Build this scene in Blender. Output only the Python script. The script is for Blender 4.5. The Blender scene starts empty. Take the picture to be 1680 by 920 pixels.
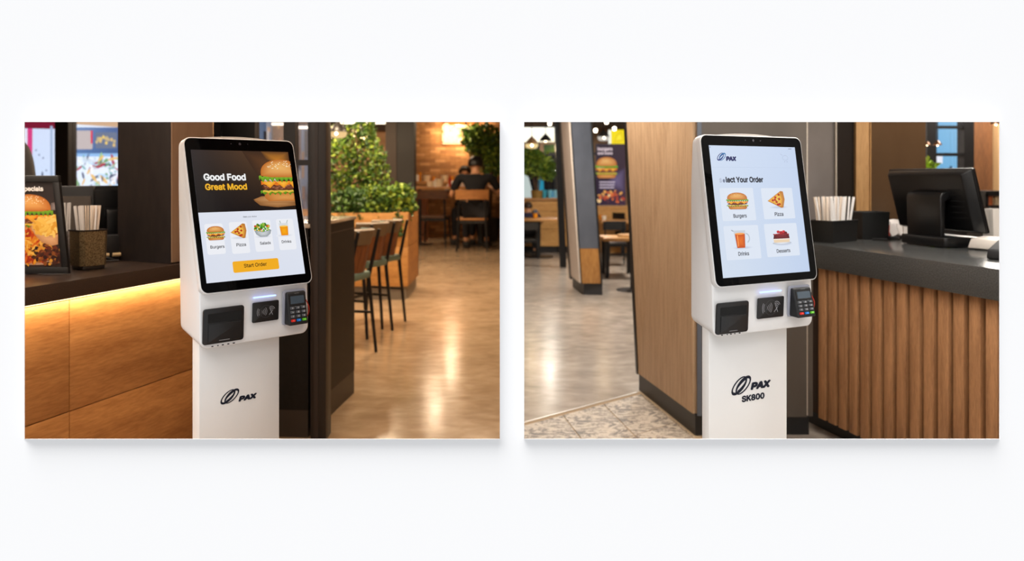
import bpy, bmesh, math, random
import numpy as np
from mathutils import Vector, Matrix
random.seed(7)
PI = math.pi
scene = bpy.context.scene
col = scene.collection

# ------------------------------------------------------------------ camera, world, exposure
F, CX, CY, H = 1300.0, 840.0, 290.0, 1.40          # focal length and horizon, photo pixels; eye height, m
cd = bpy.data.cameras.new('camera'); cam = bpy.data.objects.new('camera', cd); col.objects.link(cam)
cam.location = (0, 0, H); cam.rotation_euler = (PI / 2, 0, 0)
cd.sensor_width = 36; cd.lens = F / 1680 * 36
cd.shift_y = -(460 - CY) / 1680
cd.clip_start = 0.05; cd.clip_end = 100
cd.dof.use_dof = True; cd.dof.focus_distance = 2.22; cd.dof.aperture_fstop = 3.0
scene.camera = cam
w = bpy.data.worlds.new('world'); scene.world = w; w.use_nodes = True
w.node_tree.nodes['Background'].inputs[0].default_value = (0.97, 0.985, 1.0, 1)
w.node_tree.nodes['Background'].inputs[1].default_value = 0.66
vs = scene.view_settings
vs.view_transform = 'Standard'; vs.look = 'None'; vs.gamma = 1; vs.use_curve_mapping = False
vs.exposure = 0.0
sd = bpy.data.lights.new('soft_daylight', 'SUN'); so = bpy.data.objects.new('soft_daylight', sd); col.objects.link(so)
sd.energy = 2.25; sd.angle = math.radians(46); sd.color = (1, 0.99, 0.98)
so.rotation_euler = Vector((0.22, 0.55, -1.0)).to_track_quat('-Z', 'Y').to_euler()

def area(name, loc, sx, sy, power, color, direction=(0, 0, -1)):
    l = bpy.data.lights.new(name, 'AREA'); o = bpy.data.objects.new(name, l); col.objects.link(o)
    l.shape = 'RECTANGLE'; l.size = sx; l.size_y = sy; l.energy = power; l.color = color
    o.location = loc; o.rotation_euler = Vector(direction).to_track_quat('-Z', 'Y').to_euler()
    return o
WARM, WHITE, SOFT = (1.0, 0.76, 0.51), (1.0, 0.93, 0.84), (1.0, 0.82, 0.66)
# ceiling lights plus unseen fills added for kiosks and counters, warm cafe then cooler: x, y, size, power
for x, y, s_, p, c_ in [(-.25, 2.42, .35, 9, SOFT), (-1.1, 2.7, .5, 9, SOFT), (-2.3, 2.6, .4, 26, SOFT), (-2.9, 4.0, .4, 22, SOFT), (-.55, 5.3, .5, 36, WARM), (-1.2, 7.6, .3, 60, WARM), (-2.2, 8.6, .4, 50, WARM), (-2.0, 11.6, .4, 70, WARM),
                        (-1.37, 13.9, .16, 20, WARM), (-1.30, 17.0, .16, 22, WARM), (-.5, 9.6, .5, 60, WARM), (-3.2, 13.5, .5, 60, WARM), (-3.2, 5.2, .5, 22, SOFT), (-3.2, 10.5, .5, 60, WARM)]:
    area('ceiling_and_fill_light', (x, y, 2.66), s_, s_, p, c_)
for x, y, s_, p in [(1.25, 2.36, .35, 9), (.35, 3.1, .5, 16), (1.35, 2.75, .4, 18), (2.5, 3.2, .5, 32), (.45, 4.9, .4, 44), (.45, 8.2, .4, 90), (2.3, 11.5, .5, 120), (.80, 16.3, .2, 24),
                    (.99, 20.4, .25, 80), (1.47, 16.6, .25, 60), (2.6, 4.35, .4, 22), (3.9, 6.6, .5, 40), (5.0, 8.0, .5, 60)]:
    area('ceiling_and_fill_light', (x, y, 2.66), s_, s_, p, WHITE if y > 4 else (1, .95, .89))

# ------------------------------------------------------------------ helpers
def P(x, y, Y): return Vector(((x - CX) * Y / F, Y, H - (y - CY) * Y / F))
def G(x, y, z=0.0): return P(x, y, F * (H - z) / (y - CY))
def s2l(c):
    return tuple(((v / 255) / 12.92 if v / 255 <= .04045 else ((v / 255 + .055) / 1.055) ** 2.4) for v in c[:3])
def rgb(*c): return s2l(c) + (1,)
_mats = {}
def M(name, c=(128, 128, 128), rough=.5, metal=0., spec=.5, noise=None, bump=0., emit=0., alpha=None, coat=0.):
    """plain or gently mottled procedural material; noise=(scale, second colour, stretch xyz)"""
    if name in _mats: return _mats[name]
    m = bpy.data.materials.new(name); m.use_nodes = True; nt = m.node_tree; b = nt.nodes['Principled BSDF']
    b.inputs['Base Color'].default_value = rgb(*c); b.inputs['Roughness'].default_value = rough
    b.inputs['Metallic'].default_value = metal; b.inputs['Specular IOR Level'].default_value = spec
    b.inputs['Coat Weight'].default_value = coat
    if emit:
        b.inputs['Emission Color'].default_value = rgb(*c); b.inputs['Emission Strength'].default_value = emit
    if noise is not None or bump:
        sc, c2, st = noise if noise is not None else (60, c, (1, 1, 1))
        tc = nt.nodes.new('ShaderNodeTexCoord'); mp = nt.nodes.new('ShaderNodeMapping'); mp.inputs['Scale'].default_value = st
        n = nt.nodes.new('ShaderNodeTexNoise'); n.inputs['Scale'].default_value = sc; n.inputs['Detail'].default_value = 6
        nt.links.new(tc.outputs['Object'], mp.inputs[0]); nt.links.new(mp.outputs[0], n.inputs[0])
        r = nt.nodes.new('ShaderNodeValToRGB'); r.color_ramp.elements[0].position = .3; r.color_ramp.elements[1].position = .7
        r.color_ramp.elements[0].color = rgb(*c); r.color_ramp.elements[1].color = rgb(*c2)
        nt.links.new(n.outputs[0], r.inputs[0]); nt.links.new(r.outputs[0], b.inputs['Base Color'])
        if bump:
            bp = nt.nodes.new('ShaderNodeBump'); bp.inputs['Strength'].default_value = bump; bp.inputs['Distance'].default_value = .01
            nt.links.new(n.outputs[0], bp.inputs['Height']); nt.links.new(bp.outputs[0], b.inputs['Normal'])
    _mats[name] = m; return m
def wood(name, dark=None, light=None, along='z', scale=6., rough=.45, stretch=14., bump=.15, fine=1.0):
    if name in _mats: return _mats[name]
    m = bpy.data.materials.new(name); m.use_nodes = True; nt = m.node_tree; b = nt.nodes['Principled BSDF']; L = nt.links
    b.inputs['Roughness'].default_value = rough
    tc = nt.nodes.new('ShaderNodeTexCoord'); mp = nt.nodes.new('ShaderNodeMapping')
    s = [stretch] * 3; s['xyz'.index(along)] = 1.0; mp.inputs['Scale'].default_value = s
    oi = nt.nodes.new('ShaderNodeObjectInfo'); ad = nt.nodes.new('ShaderNodeVectorMath'); ad.operation = 'ADD'
    mu = nt.nodes.new('ShaderNodeMath'); mu.operation = 'MULTIPLY'; mu.inputs[1].default_value = 9
    L.new(oi.outputs['Random'], mu.inputs[0]); L.new(tc.outputs['Object'], ad.inputs[0]); L.new(mu.outputs[0], ad.inputs[1]); L.new(ad.outputs[0], mp.inputs[0])
    n1 = nt.nodes.new('ShaderNodeTexNoise'); n1.inputs['Scale'].default_value = scale * .35; n1.inputs['Detail'].default_value = 8; n1.inputs['Roughness'].default_value = .65; n1.inputs['Distortion'].default_value = .5
    n2 = nt.nodes.new('ShaderNodeTexNoise'); n2.inputs['Scale'].default_value = scale * 4 * fine; n2.inputs['Detail'].default_value = 5
    L.new(mp.outputs[0], n1.inputs[0]); L.new(mp.outputs[0], n2.inputs[0])
    mx = nt.nodes.new('ShaderNodeMix'); mx.data_type = 'FLOAT'; mx.inputs[0].default_value = .4
    L.new(n1.outputs[0], mx.inputs[2]); L.new(n2.outputs[0], mx.inputs[3])
    r = nt.nodes.new('ShaderNodeValToRGB'); r.color_ramp.elements[0].position = .36; r.color_ramp.elements[1].position = .64
    r.color_ramp.elements[0].color = rgb(*dark); r.color_ramp.elements[1].color = rgb(*light)
    L.new(mx.outputs[0], r.inputs[0]); L.new(r.outputs[0], b.inputs['Base Color'])
    bp = nt.nodes.new('ShaderNodeBump'); bp.inputs['Strength'].default_value = bump; bp.inputs['Distance'].default_value = .003
    L.new(mx.outputs[0], bp.inputs['Height']); L.new(bp.outputs[0], b.inputs['Normal'])
    _mats[name] = m; return m
def glow(name, c=None, strength=1.):
    if name in _mats: return _mats[name]
    m = bpy.data.materials.new(name); m.use_nodes = True; nt = m.node_tree; nt.nodes.clear()
    e = nt.nodes.new('ShaderNodeEmission'); o = nt.nodes.new('ShaderNodeOutputMaterial')
    e.inputs[0].default_value = rgb(*c); e.inputs[1].default_value = strength; nt.links.new(e.outputs[0], o.inputs[0])
    _mats[name] = m; return m
def vcol(name, emit=0., rough=.4):
    """flat print or a lit screen: colours come from the mesh's colour attribute"""
    if name in _mats: return _mats[name]
    m = bpy.data.materials.new(name); m.use_nodes = True; nt = m.node_tree; b = nt.nodes['Principled BSDF']
    a = nt.nodes.new('ShaderNodeAttribute'); a.attribute_name = 'ink'
    b.inputs['Roughness'].default_value = rough; b.inputs['Specular IOR Level'].default_value = .25
    if emit:
        b.inputs['Base Color'].default_value = (0, 0, 0, 1)
        nt.links.new(a.outputs[0], b.inputs['Emission Color']); b.inputs['Emission Strength'].default_value = emit
    else: nt.links.new(a.outputs[0], b.inputs['Base Color'])
    _mats[name] = m; return m
def glassy(name, tint=(255, 255, 255), refl=.12, rough=.02):
    if name in _mats: return _mats[name]
    m = bpy.data.materials.new(name); m.use_nodes = True; nt = m.node_tree; nt.nodes.clear()
    t = nt.nodes.new('ShaderNodeBsdfTransparent'); g = nt.nodes.new('ShaderNodeBsdfGlossy'); x = nt.nodes.new('ShaderNodeMixShader'); o = nt.nodes.new('ShaderNodeOutputMaterial')
    t.inputs[0].default_value = rgb(*tint); g.inputs['Roughness'].default_value = rough; x.inputs[0].default_value = refl
    nt.links.new(t.outputs[0], x.inputs[1]); nt.links.new(g.outputs[0], x.inputs[2]); nt.links.new(x.outputs[0], o.inputs[0])
    _mats[name] = m; return m

def tag(o, label=None, cat=None, group=None, kind=None):
    if label: o['label'] = label
    if cat: o['category'] = cat
    if group: o['group'] = group
    if kind: o['kind'] = kind
    return o
def thing(name, label, cat, loc=(0, 0, 0), rotz=0., group=None, scale=1.):
    o = bpy.data.objects.new(name, None); col.objects.link(o); o.location = loc; o.rotation_euler = (0, 0, rotz)
    o.scale = (scale,) * 3; o.empty_display_size = .1
    return tag(o, label, cat, group)
def dup(o, parent=None):
    c = o.copy(); col.objects.link(c); c.parent = parent
    for ch in [k for k in bpy.data.objects if k.parent == o]: dup(ch, c)
    return c

class MB:
    def __init__(s): s.v = []; s.f = []; s.m = []; s.c = []; s.k = 0
    def add(s, vs, fs, slot=0):
        b = len(s.v); s.v += [tuple(v) for v in vs]; s.f += [tuple(i + b for i in f) for f in fs]; s.m += [slot] * len(fs); return s
    def box(s, c, d, rz=0., slot=0, M4=None):
        x, y, z = d[0] / 2, d[1] / 2, d[2] / 2
        vs = [Vector((a * x, b * y, e * z)) for e in (-1, 1) for a, b in ((-1, -1), (1, -1), (1, 1), (-1, 1))]
        if M4 is not None: vs = [M4 @ v for v in vs]
        else:
            R = Matrix.Rotation(rz, 3, 'Z'); vs = [R @ v + Vector(c) for v in vs]
        return s.add(vs, [(3, 2, 1, 0), (4, 5, 6, 7), (0, 1, 5, 4), (1, 2, 6, 5), (2, 3, 7, 6), (3, 0, 4, 7)], slot)
    def hexa(s, bot, top, slot=0):
        """solid between two quads (counter-clockwise seen from above)"""
        return s.add(list(bot) + list(top), [(3, 2, 1, 0), (4, 5, 6, 7), (0, 1, 5, 4), (1, 2, 6, 5), (2, 3, 7, 6), (3, 0, 4, 7)], slot)
    def prism(s, poly, ext, slot=0):
        """poly: list of 3D points, ext: extrusion vector"""
        n = len(poly); e = Vector(ext); a = [Vector(p) for p in poly]
        return s.add(a + [p + e for p in a], [tuple(range(n))[::-1], tuple(range(n, 2 * n))] + [(i, (i + 1) % n, n + (i + 1) % n, n + i) for i in range(n)], slot)
    def tube(s, pts, r, n=10, slot=0, cap=True, flat=1.0):
        pts = [Vector(p) for p in pts]; rr = r if isinstance(r, (list, tuple)) else [r] * len(pts); b = len(s.v); up = None
        for i, p in enumerate(pts):
            t = (pts[min(i + 1, len(pts) - 1)] - pts[max(i - 1, 0)]).normalized()
            if up is None: up = Vector((0, 0, 1)) if abs(t.z) < .9 else Vector((1, 0, 0))
            x = t.cross(up).normalized(); y = x.cross(t).normalized(); up = y
            for k in range(n):
                a = 2 * PI * k / n; s.v.append(tuple(p + x * math.cos(a) * rr[i] + y * math.sin(a) * rr[i] * flat))
        for i in range(len(pts) - 1):
            for k in range(n):
                s.f.append((b + i * n + k, b + i * n + (k + 1) % n, b + (i + 1) * n + (k + 1) % n, b + (i + 1) * n + k)); s.m.append(slot)
        if cap:
            s.f.append(tuple(b + k for k in range(n))[::-1]); s.m.append(slot)
            s.f.append(tuple(b + (len(pts) - 1) * n + k for k in range(n))); s.m.append(slot)
        return s
    def lathe(s, prof, c=(0, 0, 0), n=20, slot=0):
        b = len(s.v)
        for r, z in prof:
            for k in range(n):
                a = 2 * PI * k / n; s.v.append((c[0] + r * math.cos(a), c[1] + r * math.sin(a), c[2] + z))
        for i in range(len(prof) - 1):
            for k in range(n):
                s.f.append((b + i * n + k, b + i * n + (k + 1) % n, b + (i + 1) * n + (k + 1) % n, b + (i + 1) * n + k)); s.m.append(slot)
        s.f.append(tuple(b + k for k in range(n))[::-1]); s.m.append(slot)
        s.f.append(tuple(b + (len(prof) - 1) * n + k for k in range(n))); s.m.append(slot)
        return s
    def rrect(s, fr, u0, v0, u1, v1, r, back, front, slot=0, n=6, taper=0.):
        """rounded rectangle slab in frame fr=(O,U,V,N) from offset back to front"""
        O, U, V, N = fr; pts = []
        for cx, cy, a0 in ((u1 - r, v0 + r, -PI / 2), (u1 - r, v1 - r, 0), (u0 + r, v1 - r, PI / 2), (u0 + r, v0 + r, PI)):
            for k in range(n + 1):
                a = a0 + PI / 2 * k / n; pts.append((cx + r * math.cos(a), cy + r * math.sin(a)))
        cu, cv = (u0 + u1) / 2, (v0 + v1) / 2
        A = [O + U * p[0] + V * p[1] + N * back for p in pts]
        B = [O + U * (cu + (p[0] - cu) * (1 - taper)) + V * (cv + (p[1] - cv) * (1 - taper)) + N * front for p in pts]
        k = len(pts)
        return s.add(A + B, [tuple(range(k))[::-1], tuple(range(k, 2 * k))] + [(i, (i + 1) % k, k + (i + 1) % k, k + i) for i in range(k)], slot)
    def build(s, name, mats, parent=None, smooth=False, bevel=0., seg=2, label=None, kind=None, loc=None):
        me = bpy.data.meshes.new(name); me.from_pydata(s.v, [], s.f); mats = mats if isinstance(mats, (list, tuple)) else [mats]
        for m in mats: me.materials.append(m)
        me.polygons.foreach_set('material_index', s.m)
        bm = bmesh.new(); bm.from_mesh(me)
        if bevel:
            bmesh.ops.remove_doubles(bm, verts=bm.verts, dist=1e-6)
            ed = [e for e in bm.edges if len(e.link_faces) == 2 and e.calc_face_angle(0) > .6]
            bmesh.ops.bevel(bm, geom=ed, offset=bevel, segments=seg, affect='EDGES', profile=.5, clamp_overlap=True)
        bmesh.ops.recalc_face_normals(bm, faces=bm.faces); bm.to_mesh(me); bm.free()
        if smooth or bevel:
            me.polygons.foreach_set('use_smooth', [True] * len(me.polygons))
            try: me.set_sharp_from_angle(angle=math.radians(40 if not bevel else 35))
            except Exception: pass
        o = bpy.data.objects.new(name, me); col.objects.link(o); o.parent = parent
        if loc is not None: o.location = loc
        return tag(o, label, None, None, kind)
def struct(name, mb, mats, **kw):
    return mb.build(name, mats, kind='structure', **kw)
def solo(name, mb, mats, label, cat, group=None, loc=(0, 0, 0), rotz=0., **kw):
    o = mb.build(name, mats, **kw); o.location = loc; o.rotation_euler = (0, 0, rotz); return tag(o, label, cat, group)

_tc = {}
import os
from mathutils.geometry import delaunay_2d_cdt
try: FONT = bpy.data.fonts.load(os.path.join(bpy.utils.system_resource('DATAFILES'), 'fonts', 'Inter.woff2'))   # Blender's own interface font
except Exception: FONT = None
def _outline(body, bold, shear, spacing):
    cu = bpy.data.curves.new('t', 'FONT'); cu.body = body; cu.size = 1; cu.font = FONT or cu.font; cu.offset = bold; cu.shear = shear; cu.space_character = spacing; cu.resolution_u = 4
    cu.fill_mode = 'NONE' if FONT else 'BOTH'
    ob = bpy.data.objects.new('t', cu); col.objects.link(ob); dg = bpy.context.evaluated_depsgraph_get(); dg.update()
    me = ob.evaluated_get(dg).to_mesh(); me.calc_loop_triangles()
    v = [tuple(x.co[:2]) for x in me.vertices]; e = [tuple(x.vertices) for x in me.edges]; f = [tuple(p.vertices) for p in me.loop_triangles]
    ob.evaluated_get(dg).to_mesh_clear(); bpy.data.objects.remove(ob); bpy.data.curves.remove(cu); return v, e, f
def text_mesh(body, bold=0., shear=0., spacing=1.):
    k = (body, bold, shear, spacing)
    if k in _tc: return _tc[k]
    v, e, f = _outline(body, bold, shear, spacing)
    if FONT:
        # even-odd fill of the outline, done letter loop by letter loop
        q = delaunay_2d_cdt([Vector(p) for p in v], e, [], 0, 1e-5)
        V2, T2 = q[0], q[2]; segs = [(v[a], v[b]) for a, b in e]; f = []
        for t in T2:
            cx = sum(V2[i][0] for i in t) / 3; cy = sum(V2[i][1] for i in t) / 3; n = 0
            for (x0, y0), (x1, y1) in segs:
                if (y0 > cy) != (y1 > cy) and cx < x0 + (cy - y0) * (x1 - x0) / (y1 - y0): n += 1 if y1 > y0 else -1
            if n: f.append(tuple(t))
        v = [tuple(p) for p in V2]
    x0 = min(p[0] for p in v); x1 = max(p[0] for p in v); y1 = max(p[1] for p in v)
    _tc[k] = ([((p[0] - x0), p[1]) for p in v], f, x1 - x0, y1); return _tc[k]

class Art:
    """flat print: coloured shapes stacked a hair apart on a real surface; fr=(O,U,V,N) in the parent's frame"""
    step = 0.00005
    def __init__(s, fr, base=.0003): s.fr = fr; s.v = []; s.f = []; s.c = []; s.z = base; s.cut = None
    def pt(s, u, v): O, U, V, N = s.fr; return tuple(O + U * u + V * v + N * s.z)
    def poly(s, pts, c):
        s.z += s.step; b = len(s.v); s.v += [s.pt(*p) for p in pts]; s.c += [s2l(c)] * len(pts); s.f.append(tuple(range(b, b + len(pts)))); return s
    def fan(s, pts, c0, c1, ctr=None):
        s.z += s.step; b = len(s.v); n = len(pts)
        cu, cv = ctr if ctr else (sum(p[0] for p in pts) / n, sum(p[1] for p in pts) / n)
        s.v.append(s.pt(cu, cv)); s.c.append(s2l(c0))
        mid = [((p[0] + cu) / 2, (p[1] + cv) / 2) for p in pts]
        s.v += [s.pt(*p) for p in mid]; s.c += [s2l([.7 * a + .3 * e for a, e in zip(c0, c1)])] * n
        s.v += [s.pt(*p) for p in pts]; s.c += [s2l(c1)] * n
        for i in range(n):
            j = (i + 1) % n; s.f.append((b, b + 1 + i, b + 1 + j)); s.f.append((b + 1 + i, b + 1 + n + i, b + 1 + n + j, b + 1 + j))
        return s
    def grad(s, u0, v0, u1, v1, ca, cb, cc=None, cdd=None, n=8):
        """colours at the corners bl, br, tr, tl"""
        cc = cc or cb; cdd = cdd or ca; s.z += s.step; b = len(s.v)
        for j in range(n + 1):
            for i in range(n + 1):
                x, y = i / n, j / n; s.v.append(s.pt(u0 + (u1 - u0) * x, v0 + (v1 - v0) * y))
                s.c.append(s2l([(a * (1 - x) + b_ * x) * (1 - y) + (d * (1 - x) + c_ * x) * y for a, b_, c_, d in zip(ca, cb, cc, cdd)]))
        for j in range(n):
            for i in range(n):
                k = b + j * (n + 1) + i; s.f.append((k, k + 1, k + n + 2, k + n + 1))
        return s
    def rect(s, u0, v0, u1, v1, c): return s.poly([(u0, v0), (u1, v0), (u1, v1), (u0, v1)], c)
    def rr(s, u0, v0, u1, v1, r, c):
        p = []
        for cx, cy, a0 in ((u1 - r, v0 + r, -PI / 2), (u1 - r, v1 - r, 0), (u0 + r, v1 - r, PI / 2), (u0 + r, v0 + r, PI)):
            p += [(cx + r * math.cos(a0 + PI / 2 * k / 4), cy + r * math.sin(a0 + PI / 2 * k / 4)) for k in range(5)]
        return s.poly(p, c)
    def ell(s, cx, cy, rx, ry, c0, c1=None, rot=0., n=24, a0=0, a1=2 * PI):
        p = []
        for k in range(n + (0 if a1 - a0 > 6.2 else 1)):
            a = a0 + (a1 - a0) * k / n; x, y = rx * math.cos(a), ry * math.sin(a)
            p.append((cx + x * math.cos(rot) - y * math.sin(rot), cy + x * math.sin(rot) + y * math.cos(rot)))
        return s.fan(p, c0, c1 or c0)
    def ring(s, cx, cy, rx, ry, w, c, rot=0., a0=0., a1=2 * PI, n=32, thin=None, off=(0, 0)):
        """elliptic ring or arc; thin: inner ellipse shifted by off gives a crescent"""
        s.z += s.step; b = len(s.v)
        for k in range(n + 1):
            a = a0 + (a1 - a0) * k / n
            for q, (dx, dy) in ((0, (0, 0)), (w, off)):
                x, y = (rx - q) * math.cos(a) + dx, (ry - q) * math.sin(a) + dy
                s.v.append(s.pt(cx + x * math.cos(rot) - y * math.sin(rot), cy + x * math.sin(rot) + y * math.cos(rot))); s.c.append(s2l(c))
        for k in range(n): s.f.append((b + 2 * k, b + 2 * k + 2, b + 2 * k + 3, b + 2 * k + 1))
        return s
    def line(s, a, b_, w, c):
        a, b_ = Vector(a), Vector(b_); d = (b_ - a).normalized(); n = Vector((-d.y, d.x)) * w / 2
        return s.poly([tuple(a - n), tuple(b_ - n), tuple(b_ + n), tuple(a + n)], c)
    def wavy(s, u0, u1, v, h, amp, waves, c0, c1, seed=0):
        """ruffled horizontal band (lettuce, bacon)"""
        R = random.Random(seed); n = int(waves * 4); s.z += s.step; b = len(s.v)
        for k in range(n + 1):
            u = u0 + (u1 - u0) * k / n; e = math.sin(k * PI / 2) * amp * (.6 + .8 * R.random())
            s.v += [s.pt(u, v + h / 2 + e * .4), s.pt(u, v - h / 2 + e)]; s.c += [s2l(c0), s2l(c1)]
        for k in range(n): s.f.append((b + 2 * k, b + 2 * k + 2, b + 2 * k + 3, b + 2 * k + 1))
        return s
    def text(s, body, u0, u1, v, c, bold=.0, shear=0., h=None, spacing=1.):
        """letters filled from their outline; weight comes from copies set off by a hair"""
        vs_, fs_, w_, h_ = text_mesh(body, 0., shear, spacing); bd = bold * 1.25; k = (u1 - u0) / (w_ + 2 * bd); kh = k if h is None else h / (h_ + 2 * bd)
        for n in range(8 if bold else 1):
            a = PI * n / 4; dx, dy = (bd * math.cos(a), bd * math.sin(a)) if bold else (0, 0)
            s.z += s.step * .1; b = len(s.v)
            s.v += [s.pt(u0 + (p[0] + bd + dx) * k, v + (p[1] + dy) * kh) for p in vs_]; s.c += [s2l(c)] * len(vs_); s.f += [tuple(i + b for i in f) for f in fs_]
        return s
    def build(s, name, m, parent, label=None):
        me = bpy.data.meshes.new(name); me.from_pydata(s.v, [], s.f); me.materials.append(m)
        at = me.color_attributes.new('ink', 'FLOAT_COLOR', 'POINT')
        at.data.foreach_set('color', [x for c in s.c for x in (*c, 1.0)])
        o = bpy.data.objects.new(name, me); col.objects.link(o); o.parent = parent; return tag(o, label)

# ---- food pictures for screens and posters (flat print)
def art_burger(a, cx, y0, w, h, seed=1, big=False):
    R = random.Random(seed); X = lambda t: cx + t * w / 2; Y = lambda t: y0 + t * h
    bot = [(X(-.86), Y(.20)), (X(-.84), Y(.08)), (X(-.7), Y(.01)), (X(.7), Y(.01)), (X(.84), Y(.08)), (X(.86), Y(.20))]
    a.fan(bot, (226, 158, 84), (190, 112, 48))
    a.wavy(X(-1.0), X(.98), Y(.22), .07 * h, .035 * h, 9, (122, 168, 48), (82, 138, 28), seed)
    a.wavy(X(-.9), X(.9), Y(.24), .05 * h, .02 * h, 6, (235, 205, 90), (222, 170, 50), seed + 5)
    pat = []
    for k in range(28):
        t = 2 * PI * k / 28; pat.append((X(.93 * math.cos(t) * (1 + .03 * R.uniform(-1, 1))), Y(.335 + .075 * math.sin(t) * (1 + .2 * R.uniform(-1, 1)))))
    a.fan(pat, (134, 78, 52), (82, 42, 26))
    for k in range(60 if big else 10):
        t = R.uniform(-.85, .85); a.ell(X(t), Y(.335 + R.uniform(-.05, .05)), .03 * w, .012 * h, (R.choice([(160, 100, 70), (96, 52, 34), (120, 66, 44), (176, 118, 84)])), n=7)
    a.wavy(X(-.96), X(.96), Y(.43), .09 * h, .012 * h, 5, (214, 92, 34), (240, 130, 40), seed + 2)
    for t in (-.62, -.02, .58):
        a.fan([(X(t - .34), Y(.47)), (X(t + .34), Y(.47)), (X(t + .02), Y(.31))], (255, 190, 70), (244, 150, 30), (X(t), Y(.43)))
    a.wavy(X(-.9), X(-.2), Y(.50), .06 * h, .02 * h, 3, (236, 226, 214), (196, 160, 140), seed + 3)
    a.wavy(X(-1.02), X(1.02), Y(.54), .10 * h, .04 * h, 10, (132, 184, 54), (92, 150, 32), seed + 4)
    top = [(X(-.93), Y(.60))] + [(X(-.93 * math.cos(t)), Y(.62 + .37 * math.sin(t) ** .8)) for t in [PI * k / 22 for k in range(1, 22)]] + [(X(.93), Y(.60)), (X(.5), Y(.565)), (X(-.5), Y(.565))]
    a.fan(top, (243, 186, 110), (196, 112, 44), (X(-.1), Y(.8)))
    for k in range(60 if big else 12):
        t, q = R.uniform(-.6, .75), R.uniform(.76, .95)
        if (t / .85) ** 2 + ((q - .62) / .36) ** 2 < 1: a.ell(X(t), Y(q), .013 * w, .009 * h, (255, 236, 196), n=6)
def art_pizza(a, u0, v0, w, h, seed=2):
    X = lambda t: u0 + t * w; Y = lambda t: v0 + t * h; R = random.Random(seed)
    a.fan([(X(0), Y(.42)), (X(.78), Y(1)), (X(.93), Y(.97)), (X(.98), Y(.5)), (X(.86), Y(.02)), (X(.74), Y(0))], (222, 160, 80), (190, 118, 46))
    a.fan([(X(.03), Y(.43)), (X(.74), Y(.93)), (X(.82), Y(.5)), (X(.74), Y(.08))], (250, 206, 96), (238, 170, 60))
    for x, y in ((.3, .45), (.46, .62), (.5, .36), (.66, .78), (.66, .52), (.66, .22), (.56, .2), (.42, .48)):
        a.ell(X(x), Y(y), .065 * w, .07 * h, (206, 58, 34), (166, 34, 22), n=12)
    for k in range(8): a.ell(X(R.uniform(.3, .75)), Y(R.uniform(.25, .75)), .018 * w, .02 * h, (80, 130, 40), n=6)
def art_salad(a, cx, v0, w, h, seed=3):
    R = random.Random(seed)
    for k in range(60):
        t = R.uniform(-.9, .9); q = R.uniform(.42, .72 + .28 * (1 - t * t))
        a.ell(cx + t * w / 2, v0 + q * h, w * R.uniform(.05, .1), h * R.uniform(.05, .1), R.choice([(88, 160, 40), (130, 190, 60), (64, 128, 34), (214, 62, 40), (240, 190, 80), (160, 206, 90)]), rot=R.uniform(0, 3), n=8)
    a.fan([(cx - .5 * w, v0 + .5 * h), (cx - .42 * w, v0 + .22 * h), (cx - .2 * w, v0 + .02 * h), (cx + .2 * w, v0 + .02 * h), (cx + .42 * w, v0 + .22 * h), (cx + .5 * w, v0 + .5 * h), (cx, v0 + .38 * h)], (214, 220, 222), (150, 158, 164))
def art_glass(a, cx, v0, w, h):
    a.line((cx - .3 * w, v0 + .98 * h), (cx - .1 * w, v0 + .5 * h), .05 * w, (120, 150, 130)); a.line((cx + .42 * w, v0 + 1.0 * h), (cx + .1 * w, v0 + .5 * h), .05 * w, (150, 170, 150))
    a.poly([(cx - .34 * w, v0), (cx + .34 * w, v0), (cx + .42 * w, v0 + .82 * h), (cx - .42 * w, v0 + .82 * h)], (222, 226, 230))
    a.fan([(cx - .31 * w, v0 + .04 * h), (cx + .31 * w, v0 + .04 * h), (cx + .37 * w, v0 + .6 * h), (cx - .37 * w, v0 + .6 * h)], (255, 176, 30), (240, 140, 12))
    a.ell(cx, v0 + .62 * h, .37 * w, .05 * h, (255, 206, 90), n=14)
def art_pitcher(a, cx, v0, w, h):
    a.ring(cx + .36 * w, v0 + .52 * h, .22 * w, .26 * h, .06 * w, (190, 200, 212), a0=-1.3, a1=1.6)
    a.line((cx - .5 * w, v0 + .95 * h), (cx - .3 * w, v0 + .85 * h), .04 * w, (150, 160, 170))
    a.poly([(cx - .28 * w, v0), (cx + .26 * w, v0), (cx + .34 * w, v0 + .92 * h), (cx - .38 * w, v0 + .92 * h)], (206, 214, 224))
    a.fan([(cx - .25 * w, v0 + .03 * h), (cx + .23 * w, v0 + .03 * h), (cx + .29 * w, v0 + .74 * h), (cx - .31 * w, v0 + .74 * h)], (236, 118, 34), (200, 72, 14))
    a.ell(cx - .02 * w, v0 + .75 * h, .3 * w, .05 * h, (255, 170, 90), n=14); a.rect(cx - .2 * w, v0 + .1 * h, cx - .14 * w, v0 + .68 * h, (255, 160, 80))
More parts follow.
